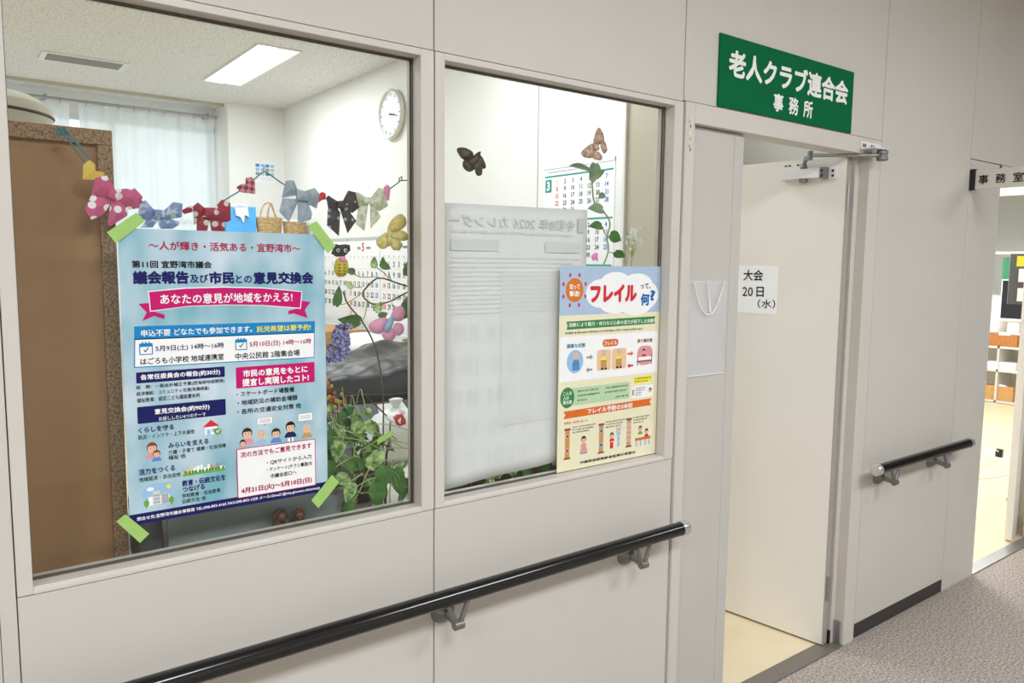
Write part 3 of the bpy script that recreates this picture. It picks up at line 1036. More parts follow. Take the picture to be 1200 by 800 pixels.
p.T('撃退!', 36, 513, 40, 16.6, 'white', 3, 5)
p.T('フレイル', 113, 512, 202, 59, 'white', 11, 4)
p.T('フレイル', 116.6, 512, 195.2, 53.4, 'red', 7, 8)
p.T('って、', 328, 532, 46, 16, 'ink', 3, 5)
p.T('何', 330, 491, 40, 38, 'blue', 5, 5)
p.T('?', 373, 503, 23, 33, 'blue', 5, 5)
p.build('title_panel', hp)
p = Print(-0.0006)
p.P([(27, 434), (400, 438), (394, 426), (400, 415), (28, 411), (32, 422)], 'green', 1)
p.T('加齢により筋力・体力など心身の活力が低下した状態', 36, 424.5, 355, 12.5, 'white', 2)
p.rows(23, 350, 401, 7, 'ink', 3)
p.rr(4, 414, 262, 391, 4, 'white', 1)
p.T('健康な状態', 29.5, 364, 72, 12.8, 'teal', 3)
p.rr(172, 238, 354, 376, 10, 'sienna', 2)
p.T('フレイル', 178, 364.5, 54, 12, 'white', 3)
p.T('要介護状態', 321, 364, 68, 12, 'brown', 2)
p.E(63, 318, 32, 34, 'paleblue', 2)
p.rr(150, 208, 284, 346, 8, 'lightpeach', 2)
p.rr(212, 274, 284, 346, 8, 'lightpeach', 2)
p.rr(322, 392, 288, 348, 22, 'rose', 2)
p.person(66, 334, 22, 'greyhair', 'cloth_blue', 3)
p.rect(52, 80, 292, 312, 'cloth_blue', 3)
for hx_ in (178, 242):
    p.person(hx_, 334, 20, 'greyhair', 'yellow', 3)
    p.rect(hx_ - 12, hx_ + 12, 292, 314, 'tan', 3)
    p.E(hx_ - 6, 289, 6, 3, 'ink', 4, 10)
    p.E(hx_ + 8, 289, 6, 3, 'ink', 4, 10)
p.person(352, 330, 15, 'hair', 'red', 3)
p.rect(320, 390, 303, 314, 'white', 5)
p.rect(320, 390, 299, 303, 'brown', 5)
for xx in (322, 385):
    p.rect(xx, xx + 3, 288, 318, 'brown', 6)
for ax, az, s_, c_ in ((120, 327, 1, 'grey'), (120, 290, -1, 'grey'), (291, 327, 1, 'sienna'), (293, 290, -1, 'red')):
    p.P([(ax - 12 * s_, az + 3), (ax + 3 * s_, az + 3), (ax + 3 * s_, az + 8), (ax + 14 * s_, az), (ax + 3 * s_, az - 8), (ax + 3 * s_, az - 3), (ax - 12 * s_, az - 3)], c_, 3)
p.build('stages_panel', hp)
p = Print(-0.0006)
p.rr(40, 292, 190, 241, 3, 'mint', 1)
p.E(35.5, 215, 27, 30, 'green', 2)
for t_, z in (('こんな', 228), ('人は', 215), ('要注意', 202)):
    p.T(t_, 18.5, z, 34 if len(t_) > 2 else 23, 11, 'white', 2)
for i, (x0_, x1_, z) in enumerate(((75, 163, 230), (189, 286, 230), (75, 166, 217), (187, 280, 217), (75, 115, 203), (230, 286, 199))):
    p.rows(x0_, x1_, z, 6.2, 'ink', 10 + i)
p.rect(311, 392, 232, 253, 'yellow', 1)
p.rows(314, 389, 247, 5, 'ink', 20)
p.rows(314, 372, 238, 5, 'ink', 21)
p.rr(302, 399, 187, 224, 3, 'white', 1)
p.rect(304, 312, 196, 214, 'grey', 2)
for i in range(4):
    p.rows(318, 364 - 6 * i, 217 - 7 * i, 5, 'ink', 30 + i)
p.person(386, 206, 14, 'hair', 'white', 2)
p.build('check_panel', hp)
p = Print(-0.0006)
p.P([(21, 176), (393, 180), (385, 169), (393, 158), (21, 154), (30, 165)], 'sienna', 1)
p.T('フレイル予防の3本柱', 115, 167, 193, 15.7, 'white', 4)
p.rows(25, 120, 141, 9, 'pinktext', 40)
for i, (x, zb, c_) in enumerate(((38.5, 34, 'red'), (175, 33, 'blue'), (294, 36, 'rose'))):
    p.rect(x - 9, x + 9, zb + 3, zb + 88, 'tan', 1)
    p.rect(x - 13, x + 13, zb, zb + 5, 'brown', 2)
    p.rect(x - 12, x + 12, zb + 85, zb + 91, 'brown', 2)
    for q in ((68, 26) if i < 2 else (70, 54, 38, 22)):
        p.E(x, zb + q, 6.5, 6.5, 'white', 2)
        p.E(x, zb + q, 5.5, 5.5, c_, 3)
    for j in range(3):
        p.rows(x + 18, x + 18 + (96, 90, 76)[i] - 14 * j, 126 - 8 * j, 5, 'ink', 50 + 7 * i + j)
for x, z, s_, hr, cl_ in ((103, 84, 20, 'hair', 'rose'), (220, 82, 17, 'hair', 'red'), (249, 96, 15, 'greyhair', 'paleblue'), (345, 88, 17, 'brown', 'leafgreen'), (374, 76, 16, 'hair', 'red')):
    p.person(x, z, s_, hr, cl_, 2)
p.P([(88, 48), (120, 48), (112, 66), (96, 66)], 'rose', 1)
p.rect(90, 118, 42, 47, 'grey', 2)
p.rect(213, 227, 42, 62, 'red', 1)
p.rect(244, 254, 44, 78, 'paleblue', 1)
for xx in (-1, 1):
    p.P([(249 + 5 * xx, 84), (249 + 8 * xx, 84), (249 + 12 * xx, 112), (249 + 9 * xx, 112)], 'paleblue', 1)
p.rect(322, 392, 52, 60, 'sienna', 5)
for xx in (326, 345, 366, 384):
    p.rect(xx, xx + 6, 34, 52, 'paleblue', 4)
p.T('沖縄県後期高齢者医療広域連合', 88, 17, 238, 9, 'ink', 2)
p.build('pillars_panel', hp)

# ------------------------------------------------------------------ sheets seen from their backs on the second pane
bs = thing('calendar_sheet', 'large translucent calendar sheet seen from its back behind the right window', 'sheet', (1.027, 0.0520, 0.985))
b = MB()
nx, nz = 14, 20
vs, fs = [], []
for i in range(nx + 1):
    for j in range(nz + 1):
        u, v = i / nx, j / nz
        x = 0.488 * u
        zb = -0.006 + 0.024 * u
        z = zb + (0.732 - zb) * v + 0.006 * u * v
        y = 0.0012 * math.sin(7 * u + 2 * v) + 0.004 * (1 - v) ** 2 * math.sin(11 * u + 4)
        vs.append((x, y + 0.0035, z))
for i in range(nx):
    for j in range(nz):
        q = i * (nz + 1) + j
        fs.append((q, q + nz + 1, q + nz + 2, q + 1))
b.add(vs, fs, 'tissue')
o = b.build('sheet', bs, smooth='all')
so = o.modifiers.new('thickness', 'SOLIDIFY')
so.thickness = 0.0003
p = Print(0.0004, 0.00008)
p.T('令和8年 2026 カレンダー', 16, 690, 424, 32, 'ghost2', 1, 2, mirror=True)
p.rows(22, 440, 662, 9, 'ghost', 60)
p.rect(450, 474, 672, 712, 'ghost2', 1)
p.rect(330, 460, 614, 642, 'ghost', 1)
p.rect(20, 170, 614, 642, 'ghost', 1)
for i in range(13):
    p.rows(20, 460 - (i % 3) * 30, 596 - 12 * i, 5, 'ghost', 70 + i)
for bx in range(4):
    for bz in range(5):
        for i in range(9):
            if (bx * 7 + bz * 3 + i) % 5:
                p.rect(24 + 118 * bx + 10 * i, 25.2 + 118 * bx + 10 * i, 400 - 84 * bz - 30 + (i * 7 % 11), 400 - 84 * bz + 22, 'ghost', 1)
p.build('print', bs)
b = thing('paper_sheet', 'small white sheet lying over the translucent calendar sheet, left of the health poster', 'sheet', (1.205, 0.0455, 1.03))
MB().box(0, 0.297, 0.0, 0.0003, 0.10, 0.52, 'thin_sheet').build('sheet', b)

# ------------------------------------------------------------------ brown board and other things on the shelf behind the left window
cb = thing('notice_board', 'brown board with a speckled wood frame leaning behind the left window', 'board', (-0.42, 0.14, 0.925))
MB().box(0.03, 0.69, 0.008, 0.016, 0.006, 0.868, 'cork_back').build('panel', cb)
b = MB()
b.box(0, 0.718, -0.004, 0.022, 0.868, 0.898, 'particle').box(0, 0.718, -0.004, 0.022, 0, 0.006, 'particle')
b.box(0, 0.03, -0.004, 0.022, 0.006, 0.868, 'particle').box(0.690, 0.718, -0.004, 0.022, 0.006, 0.868, 'particle')
b.build('frame', cb, bevel=0.002)

lk = thing('locker', 'grey steel locker behind the brown board', 'locker', (-0.1, 0.62, 0))
MB().box(-0.35, 0.35, -0.10, 0.22, 0.02, 1.86, 'locker_grey').build('body', lk, bevel=0.004)
for s in (-1, 1):
    d = MB().box(-0.17, 0.17, -0.118, -0.101, 0.06, 1.82, 'locker_grey').build('door', lk, bevel=0.002)
    d.location = (s * 0.175, 0, 0)
    MB().box(-s * 0.14 - 0.01, -s * 0.14 + 0.01, -0.128, -0.118, 0.95, 1.07, 'steel').build('handle', d)
MB().box(-0.33, 0.33, -0.09, 0.21, 0, 0.02, 'dark_slot').build('base', lk)
ls = thing('lampshade', 'beige domed lampshade with a dark rim above the brown board', 'lampshade', (0.10, 0.66, 1.86))
MB().lathe([(0.115, 0.0), (0.150, 0.012), (0.157, 0.05), (0.150, 0.075), (0.118, 0.096), (0.06, 0.106), (0.012, 0.108)], 'beige_shade', 32).build('shade', ls, smooth=True)
MB().lathe([(0.1575, 0.046), (0.1595, 0.049), (0.1575, 0.053)], 'dark_slot', 32).build('rim', ls, smooth=True, label='dark rim')

bn = thing('storage_bin', 'grey plastic bin on the shelf under the blue poster', 'bin', (0.375, 0.135, 0.925))
b = MB()
b.box(0, 0.435, 0, 0.006, 0.004, 0.185, 'grey_bin').box(0, 0.435, 0.214, 0.22, 0.004, 0.185, 'grey_bin').box(0, 0.006, 0.006, 0.214, 0.004, 0.185, 'grey_bin').box(0.429, 0.435, 0.006, 0.214, 0.004, 0.185, 'grey_bin').box(0, 0.435, 0, 0.22, 0, 0.004, 'grey_bin')
b.build('body', bn, bevel=0.0015)
MB().box(-0.004, 0.439, -0.005, 0.225, 0.178, 0.190, 'grey_bin').build('rim', bn, bevel=0.002)
db = thing('plastic_bag', 'dark grey plastic bag between the brown board and the grey bin', 'bag', (0.337, 0.16, 0.925))
b = MB()
prof = [(0.028, 0.0), (0.033, 0.02), (0.031, 0.08), (0.033, 0.13), (0.026, 0.18), (0.012, 0.21)]
b.lathe(prof, 'dark_bag', 18, (0, 0, 0), 'z', 1.0, 1.5)
r = random.Random(3)
b.v = [Vector((q.x + 0.003 * (r.random() - .5), q.y + 0.006 * (r.random() - .5), q.z)) for q in b.v]
b.build('bag_body', db, smooth='all')
MB().tube([(0, 0, 0.205), (0.004, 0, 0.22), (0.0, 0, 0.235)], [0.012, 0.006, 0.016], 'dark_bag', 10).build('knot', db, smooth=True)

for x, face, lb, hh in ((0.612, 1, 'small brown pottery lion on the sill, its head up', 0.038), (0.661, -1, 'small brown pottery lion on the sill, crouching and darker', 0.034)):
    fg = thing('lion_figurine', lb, 'figurine', (x, 0.112, 0.925), R(8 * face), 'pottery lions on the sill')
    fg.scale = (1.12, 1.12, 1.35)
    b = MB()
    b.ball((0.0, 0.004, 0.014), 0.015, 0.013, 0.014, 'pot_brown')
    b.ball((0.001 * face, -0.002, 0.024), 0.012, 0.011, 0.013, 'pot_brown')
    for s in (-1, 1):
        b.tube([(s * 0.009, -0.008, 0.018), (s * 0.010, -0.012, 0.008), (s * 0.010, -0.014, 0.0)], [0.005, 0.0045, 0.0055], 'pot_brown', 8)
        b.ball((s * 0.013, 0.006, 0.006), 0.007, 0.009, 0.007, 'pot_brown', 8, 6)
    b.build('body', fg, smooth='all')
    b = MB()
    b.ball((0.002 * face, -0.009, hh - 0.002), 0.011, 0.010, 0.009, 'pot_brown')
    b.ball((0.002 * face, -0.018, hh - 0.005), 0.006, 0.005, 0.004, 'pot_brown', 8, 6)
    for s in (-1, 1):
        b.ball((s * 0.009 + 0.002 * face, -0.006, hh + 0.006), 0.003, 0.003, 0.004, 'pot_brown', 8, 6)
    for q in range(9):
        a_ = math.pi * q / 8
        b.ball((0.012 * math.cos(a_) + 0.002 * face, -0.002, hh - 0.002 + 0.010 * math.sin(a_)), 0.004, 0.005, 0.004, 'pot_brown', 6, 5)
    b.build('head', fg, smooth='all')
    MB().tube([(0, 0.014, 0.012), (0, 0.020, 0.022), (0.003, 0.018, 0.031)], [0.005, 0.005, 0.002], 'pot_brown', 8).build('tail', fg, smooth=True)

# ------------------------------------------------------------------ twine garland with paper bows
STR1 = [(0.204, 1.807), (0.24, 1.752), (0.263, 1.712), (0.287, 1.695), (0.33, 1.686), (0.362, 1.659), (0.413, 1.667), (0.448, 1.67), (0.476, 1.672), (0.499, 1.693), (0.53, 1.713), (0.551, 1.728), (0.563, 1.74), (0.58, 1.756), (0.588, 1.762), (0.597, 1.759), (0.625, 1.741), (0.663, 1.72), (0.707, 1.708), (0.733, 1.711), (0.762, 1.701), (0.804, 1.714), (0.847, 1.713), (0.882, 1.733), (0.894, 1.743), (0.917, 1.759), (0.927, 1.767), (0.947, 1.769)]
gl = thing('garland_string', 'teal twine strung across the left window with bows on it', 'string', (0.204, 0.0925, 1.807))
O3 = (-0.204, -0.0925, -1.807)
b = MB(O3)
b.tube([(x, 0.0925, z) for x, z in STR1], 0.0016, 'twine', 6)
b.tube([(0.204, 0.0925, 1.807), (0.215, 0.0925, 1.806), (0.25, 0.0925, 1.758)], 0.0022, 'twine', 6)
b.tube([(0.588, 0.0925, 1.762), (0.589, 0.0925, 1.775)], 0.0012, 'twine', 6)
b.build('twine', gl, smooth=True)
b = MB(O3)
for q in range(3):
    b.tube([(0.195 + 0.006 * q, 0.0925, 1.80), (0.199 + 0.005 * q, 0.088, 1.812), (0.206 + 0.004 * q, 0.0925, 1.805), (0.200 + .004 * q, 0.096, 1.799)], 0.0022, 'twine', 6)
b.build('knot', gl, smooth=True)
b = MB(O3)
b.tube([(0.922, 0.0925, 1.763), (0.921, 0.089, 1.772), (0.928, 0.089, 1.776), (0.93, 0.0925, 1.768)], 0.0016, 'twine', 6)
b.build('knot', gl, smooth=True)
BOWS = {
'pink':((0.288,0.085,1.680),dict(loop_l=[(-31,42),(-12,47),(1,22),(-5,6),(-38,12),(-35,25)],loop_r=[(3,22),(37,26),(50,11),(43,-10),(27,-14),(8,7)],knot=[(-7,24),(8,19),(2,0),(-12,9)],tail_l=[(-39,7),(-12,9),(-7,-4),(-20,-26),(-40,-36),(-50,-18)],tail_r=[(-4,3),(16,1),(23,-18),(21,-27),(-7,-47),(-12,-44),(-9,-22)])),
'blue':((0.372,0.085,1.657),dict(loop_l=[(-38,20),(-28,27),(-12,8),(-14,-3),(-26,-12),(-41,-3)],loop_r=[(5,7),(25,26),(41,24),(39,-2),(16,-7),(3,-4)],knot=[(-13,10),(5,9),(4,-5),(-12,-5)],tail_l=[(-23,-8),(-8,-4),(-5,-9),(-15,-25),(-37,-26)],tail_r=[(-6,-9),(4,-4),(35,-12),(33,-19),(22,-26),(0,-27)])),
'red':((0.473,0.085,1.658),dict(loop_l=[(-37,19),(-28,27),(-14,16),(-16,4),(-36,-16)],loop_r=[(6,18),(21,35),(37,29),(37,-5),(24,-11),(5,2)],knot=[(-16,17),(7,18),(6,-2),(-6,-3),(-16,1)],tail_l=[(-30,-12),(-17,-1),(-5,-4),(-12,-34),(-31,-35)],tail_r=[(-4,-2),(16,-2),(25,-12),(25,-33),(0,-33)])),
'grey':((0.666,0.085,1.699),dict(loop_l=[(-30,45),(-15,46),(-7,28),(-9,16),(-40,9),(-35,30)],loop_r=[(14,25),(34,33),(46,20),(38,-10),(18,-1)],knot=[(-10,28),(16,22),(17,4),(-9,6)],tail_l=[(-38,6),(-9,6),(-4,2),(-26,-43),(-46,-22)],tail_r=[(-3,4),(18,2),(28,-23),(25,-36),(-4,-46)])),
'dark':((0.770,0.085,1.680),dict(loop_l=[(-40,33),(-35,37),(-15,26),(-15,10),(-34,2)],loop_r=[(-1,24),(14,51),(31,48),(40,16),(23,3),(-2,11)],knot=[(-17,26),(1,28),(1,11),(-17,10)],tail_l=[(-36,6),(-15,11),(-7,0),(-11,-51),(-38,-29)],tail_r=[(-6,10),(14,7),(33,-16),(12,-44)])),
'cream':((0.843,0.085,1.693),dict(loop_l=[(-42,35),(-35,37),(-16,27),(-14,13),(-34,4)],loop_r=[(-2,24),(20,50),(34,46),(42,10),(21,-2),(-1,12)],knot=[(-24,26),(-1,26),(-1,12),(-22,12)],tail_l=[(-32,6),(-16,13),(-8,10),(-18,-50),(-39,-35)],tail_r=[(-2,12),(11,7),(24,-18),(-1,-44)])),
}
def chaikin(poly, k=2):
    for _ in range(k):
        q = []
        for i in range(len(poly)):
            a, b_ = poly[i], poly[(i + 1) % len(poly)]
            q += [(a[0] * .78 + b_[0] * .22, a[1] * .78 + b_[1] * .22), (a[0] * .22 + b_[0] * .78, a[1] * .22 + b_[1] * .78)]
        poly = q
    return poly


def grow(poly, s):
    cx = sum(p_[0] for p_ in poly) / len(poly)
    cz = sum(p_[1] for p_ in poly) / len(poly)
    return [(cx + (x - cx) * s, cz + (z - cz) * s) for x, z in poly]


mm = lambda poly: [(x / 1000, z / 1000) for x, z in poly]
for key, m_, lb in (('pink', 'pink_dots', 'pink paper bow with white spots in front of the brown board'), ('blue', 'blue_print', 'pale blue paper bow between the pink bow and the red bow'),
                    ('red', 'red_dots', 'dark red paper bow with pale spots on the teal twine'), ('grey', 'grey_print', 'grey blue paper bow beside the wicker baskets'),
                    ('dark', 'dark_print', 'nearly black patterned paper bow on the teal twine'), ('cream', 'cream_print', 'cream green paper bow at the right end of the twine')):
    loc, P_ = BOWS[key]
    bw = thing('paper_bow', lb, 'bow', loc, 0, 'paper bows on the twine garland')
    for nm, y, t, bu, out in (('loop_l', 0, 0.004, 0.011, 'loop'), ('loop_r', 0, 0.004, 0.011, 'loop'), ('tail_l', 0.002, 0.0015, 0.005, 'tail'), ('tail_r', 0.002, 0.0015, 0.005, 'tail'), ('knot', -0.006, 0.007, 0.004, 'knot')):
        MB().puff(grow(mm(P_[nm]), 1.07), y, t, bu, m_).build(out, bw)
DROPS = {
'yellow_paper':('paper_heart','yellow folded paper heart at the left end of the twine','heart',(0.254,0.085,1.737),[(-17,9),(-6,19),(3,11),(3,-1),(19,-3),(16,-11),(1,-18),(-19,-19)]),
'red_check':('paper_heart','red checked paper heart right of the red spotted bow','heart',(0.545,0.085,1.729),[(-20,-6),(-8,2),(0,2),(1,15),(12,18),(20,11),(20,-18),(-10,-16)]),
'red_dots':('paper_heart','tiny dark red folded heart between the blue and the red bows','heart',(0.423,0.085,1.670),[(-11,-2),(7,9),(11,7),(10,-4),(-5,-9)]),
'bead_red':('paper_heart','bright red little heart between the grey and the dark bows','heart',(0.718,0.085,1.713),[(-8,6),(1,13),(10,9),(9,-1),(-10,-13)]),
'pink_paper':('paper_heart','pink folded paper heart right of the cream bow','heart',(0.885,0.085,1.735),[(-9,12),(1,19),(9,11),(5,-19),(-3,-17)]),
}
for m_, (nm, lb, ct, loc, poly) in DROPS.items():
    b = MB().puff(mm(poly), 0, 0.003, 0.005, m_).build(nm)
    b.location = loc
    prop(b, lb, ct, 'paper hearts on the twine garland')
b = MB().puff([(-0.006, 0.0), (0.0, 0.005), (0.006, 0.0), (0.0, -0.006)], 0, 0.003, 0.002, 'soft_orange').build('paper_bead')
b.location = (0.334, 0.084, 1.682)
prop(b, 'tiny orange paper bead between the pink and the blue bows', 'bead')

# ------------------------------------------------------------------ stuffed butterflies, cat, bird
FLIES = {
'black':((1.109,0.06,1.824),dict(w1=[(-44,27),(-24,32),(2,24),(-2,5),(-28,5)],w2=[(-24,0),(2,5),(8,-16),(-8,-25),(-24,-16)],w3=[(8,0),(28,2),(32,-28),(15,-32)],w4=[(15,17),(31,16),(44,-8),(32,-14)],body=[(-15,-2),(25,31),(21,12),(2,-11)])),
'brown':((1.534,0.06,1.913),dict(w1=[(-7,-4),(12,46),(30,30),(35,6)],w2=[(-49,-29),(-11,-2),(6,-15),(-10,-41),(-39,-40)],w3=[(-10,-41),(10,-21),(29,-34),(24,-46)],w4=[(22,-2),(39,9),(49,-14),(36,-25)],body=[(-9,1),(10,-2),(16,-17),(-2,-22)])),
'yellow':((0.881,0.06,1.639),dict(w1=[(-5,22),(20,42),(34,33),(35,18),(18,5),(-5,1)],w2=[(-39,-18),(-12,-1),(-10,-30),(-24,-40),(-39,-32)],w3=[(-5,-20),(14,-18),(26,-29),(19,-40),(2,-42)],w4=[(-3,-5),(25,4),(39,-4),(39,-18),(7,-19)],body=[(-11,19),(-5,-5),(-7,-34),(-15,-30)])),
'pink':((0.878,0.075,1.417),dict(w1=[(11,15),(23,36),(37,41),(47,30),(43,10),(27,7)],w2=[(-47,-4),(-35,8),(-8,14),(1,5),(-14,-19),(-35,-20)],w3=[(-11,-19),(11,-11),(23,-29),(11,-41),(-9,-35)],w4=[(23,0),(43,-4),(44,-22),(30,-30),(17,-17)],body=[(-12,-12),(7,17),(19,11),(3,-23)])),
}


for key, m_, mb_, lb in (('black', 'fly_black', 'fly_black', 'black cloth butterfly on the upper left of the right window'), ('brown', 'fly_brown', 'fly_brown', 'brown cloth butterfly above the vine in the right window'),
                         ('yellow', 'fly_yellow', 'fly_yellow', 'yellow flowered cloth butterfly in the left window beneath the cream bow'), ('pink', 'fly_pink', 'fly_blue', 'pink cloth butterfly with pale blue middle among the vine stems')):
    loc, P_ = FLIES[key]
    bf = thing('cloth_butterfly', lb, 'butterfly', (loc[0], 0.0515 if key != 'pink' else 0.075, loc[2]), 0, 'cloth butterflies on the windows')
    for nm in ('w1', 'w2', 'w3', 'w4'):
        MB().puff(grow(chaikin(mm(P_[nm])), 1.22), 0, 0.002, 0.0015, m_).build('wing', bf, smooth='all')
    MB().puff(grow(chaikin(mm(P_['body'])), 1.1), -0.002, 0.005, 0.003, mb_).build('body', bf, smooth='all')
ct = thing('toy_cat', 'black paper cat with yellow body and pink ribbon by the poster corner', 'toy', (0.750, 0.056, 1.569), 0)
CAT = dict(head=[(-23,16),(-12,38),(-7,36),(12,38),(22,36),(23,24),(8,10),(-11,9)],body=[(-10,6),(14,6),(19,-19),(10,-36),(-8,-38),(-17,-19)],ribbon=[(-7,8),(8,11),(9,0),(-1,-3)])
hd = MB().puff(mm(CAT['head']), 0, 0.005, 0.003, 'cat_black').build('head', ct)
b = MB()
for x in (-9, 9):
    b.ball((x / 1000, -0.0058, 0.0235), 0.0042, 0.0012, 0.0042, 'paper', 10, 6)
    b.ball((x / 1000, -0.0070, 0.0235), 0.0026, 0.0008, 0.0026, 'black', 10, 6)
b.build('eye', hd, smooth='all')
bd = MB().puff(chaikin(mm(CAT['body']), 1), 0.001, 0.008, 0.003, 'yarn_yellow').build('body', ct, smooth='all')
b = MB()
for q in range(4):
    for s in (-1, 1):
        b.box(s * 0.006 - 0.0028, s * 0.006 + 0.0028, -0.0066, -0.0050, -0.010 - 0.007 * q, -0.0082 - 0.007 * q, 'dark_slot')
b.build('stripe', bd)
MB().puff(mm(CAT['ribbon']), -0.006, 0.003, 0.002, 'pink_paper').build('ribbon', ct)
bi = thing('paper_bird', 'red and white paper bird on the bare twig at the left window', 'ornament', (0.943, 0.16, 1.160), 0)
MB().puff(mm([(-4,2),(7,9),(21,9),(31,-8),(31,-18),(13,-22),(3,-17)]), 0, 0.008, 0.006, 'bird_red').build('body', bi)
MB().puff(mm([(14,13),(17,22),(31,17),(31,5),(21,9)]), 0.002, 0.003, 0.003, 'paper').build('wing', bi)
MB().puff(mm([(-31,10),(-4,2),(3,-17),(-11,-10)]), 0.0, 0.005, 0.004, 'paper').build('beak', bi)
MB().puff(mm([(4,-6),(14,2),(12,-16)]), -0.008, 0.002, 0.002, 'paper').build('patch', bi)

# ------------------------------------------------------------------ plants


def leaf_mesh(mb, base, L, ang, m, yaw=0.0, droop=0.25, seed=0, fold=0.18):
    """heart-shaped leaf; base point, length, direction in the x-z plane (degrees), turned about its midrib by yaw"""
    d = Vector((math.cos(R(ang)), 0, math.sin(R(ang))))
    s = Vector((-math.sin(R(ang)), 0, math.cos(R(ang))))
    n = Vector((0, -1, 0))
    s2 = s * math.cos(yaw) + n * math.sin(yaw)
    n2 = n * math.cos(yaw) - s * math.sin(yaw)
    ts = [0, 0.08, 0.2, 0.36, 0.54, 0.72, 0.88, 1.0]
    ws = [0.13, 0.25, 0.32, 0.325, 0.275, 0.185, 0.08, 0.0]
    back = [-0.07, -0.03, 0, 0, 0, 0, 0, 0]
    vs, fs = [], []
    for t, w_, bk in zip(ts, ws, back):
        c_ = Vector(base) + d * (L * t) - n2 * (droop * L * t * t)
        for q in (-1, -0.5, 0, 0.5, 1):
            e = c_ + s2 * (L * w_ * q) + n2 * (fold * L * w_ * abs(q)) + d * (L * bk * abs(q))
            vs.append(e)
    for i in range(len(ts) - 1):
        for j in range(4):
            fs.append((i * 5 + j, i * 5 + j + 1, (i + 1) * 5 + j + 1, (i + 1) * 5 + j))
    mb.add(vs, fs, m)


def smoothpts(pts, k=2):
    for _ in range(k):
        q = [pts[0]]
        for a, b_ in zip(pts, pts[1:]):
            q += [tuple(x * .75 + y * .25 for x, y in zip(a, b_)), tuple(x * .25 + y * .75 for x, y in zip(a, b_))]
        pts = q + [pts[-1]]
    return pts


up = thing('vine_plant', 'climbing vine with bare stems and a few green leaves in the left window', 'plant', (0.88, 0.17, 0.925))
OV = (-0.88, -0.17, -0.925)
b = MB(OV)
for pts, r_ in (([(0.969, 1.503), (0.928, 1.515), (0.877, 1.531), (0.853, 1.515), (0.83, 1.491), (0.842, 1.472), (0.865, 1.461), (0.912, 1.469), (0.936, 1.483), (0.969, 1.496)], 0.0021),
                ([(0.877, 1.531), (0.842, 1.529), (0.82, 1.531), (0.81, 1.541)], 0.0013), ([(0.83, 1.491), (0.811, 1.478), (0.793, 1.468), (0.774, 1.463), (0.769, 1.478)], 0.0013),
                ([(0.782, 1.495), (0.791, 1.466), (0.826, 1.429), (0.849, 1.393), (0.866, 1.357), (0.879, 1.306), (0.888, 1.22), (0.885, 1.10), (0.882, 0.93)], 0.0019),
                ([(0.845, 1.477), (0.841, 1.442), (0.83, 1.418)], 0.0013), ([(0.912, 1.518), (0.889, 1.543), (0.871, 1.554)], 0.0012), ([(0.912, 1.518), (0.904, 1.543)], 0.0012),
                ([(0.831, 1.505), (0.812, 1.505), (0.797, 1.512)], 0.0012), ([(0.912, 1.465), (0.916, 1.454), (0.928, 1.44)], 0.0012)):
    b.tube(smoothpts([(x, 0.115, z) for x, z in pts], 1), r_, 'stem_green' if r_ < 0.0018 else 'twig', 6)
b.build('stem', up, smooth=True)
b = MB(OV)
for i, (x, z, L, a) in enumerate(((0.86, 1.567, 0.029, 85), (0.892, 1.557, 0.035, -20), (0.795, 1.545, 0.026, 170), (0.792, 1.513, 0.026, 130), (0.765, 1.487, 0.050, 70), (0.793, 1.425, 0.056, 178), (0.873, 1.458, 0.034, 45), (0.951, 1.552, 0.036, 80), (0.949, 1.458, 0.06, 65), (0.95, 1.368, 0.026, 160), (0.885, 1.437, 0.028, 20), (0.884, 1.573, 0.016, 90))):
    c_, s_ = math.cos(R(a)), math.sin(R(a))
    leaf_mesh(b, (x - c_ * L / 2, 0.106, z - s_ * L / 2), L, a, 'leaf_green' if i % 3 else 'leaf_light', 0.2 * ((i % 5) - 2), 0.15, i)
b.build('foliage', up, smooth='all')

pv = thing('pothos_plant', 'bushy green pothos with trailing leaves at the lower right of the left window', 'plant', (0.83, 0.26, 0.925))
OP = (-0.83, -0.26, -0.925)
MB(OP).lathe([(0.045, 0.926), (0.062, 1.0), (0.066, 1.005), (0.058, 1.005), (0.05, 0.985)], 'planter', 24, (0.885, 0.27, 0)).build('pot', pv, smooth=True)
r = random.Random(11)
lv, sm = MB(OP), MB(OP)
for i in range(105):
    x = 0.722 + 0.225 * r.random()
    z = 0.962 + 0.245 * r.random() ** 0.9
    if z > 1.125 and x > 0.86:
        x -= 0.11
    if z < 1.06 and x < 0.745:
        z += 0.07
    y = 0.085 + 0.15 * r.random()
    L = 0.024 + 0.030 * r.random()
    a = -90 + r.uniform(-75, 75)
    leaf_mesh(lv, (x, y, z), L, a, r.choice(['leaf_green', 'leaf_light', 'leaf_light']), r.uniform(-1.1, 1.1), 0.3, i)
    if i % 3 == 0:
        mid = ((x + 0.82) / 2 + r.uniform(-.03, .03), (y + 0.26) / 2, max(z, 1.02) + r.uniform(0.02, 0.08))
        sm.tube(smoothpts([(0.88 + r.uniform(-.02, .02), 0.27, 1.0), mid, (x, y, z)], 2), 0.0014, 'stem_green', 6)
for q in range(15):
    x0, x1 = r.uniform(.72, .90), r.uniform(.73, .95)
    z1 = r.uniform(.98, 1.15)
    sm.tube(smoothpts([(x0, 0.10, z1 + r.uniform(.0, .07)), ((x0 + x1) / 2, 0.079, z1 + r.uniform(.01, .05)), (x1, 0.083, z1)], 2), 0.0013, 'stem_green', 6)
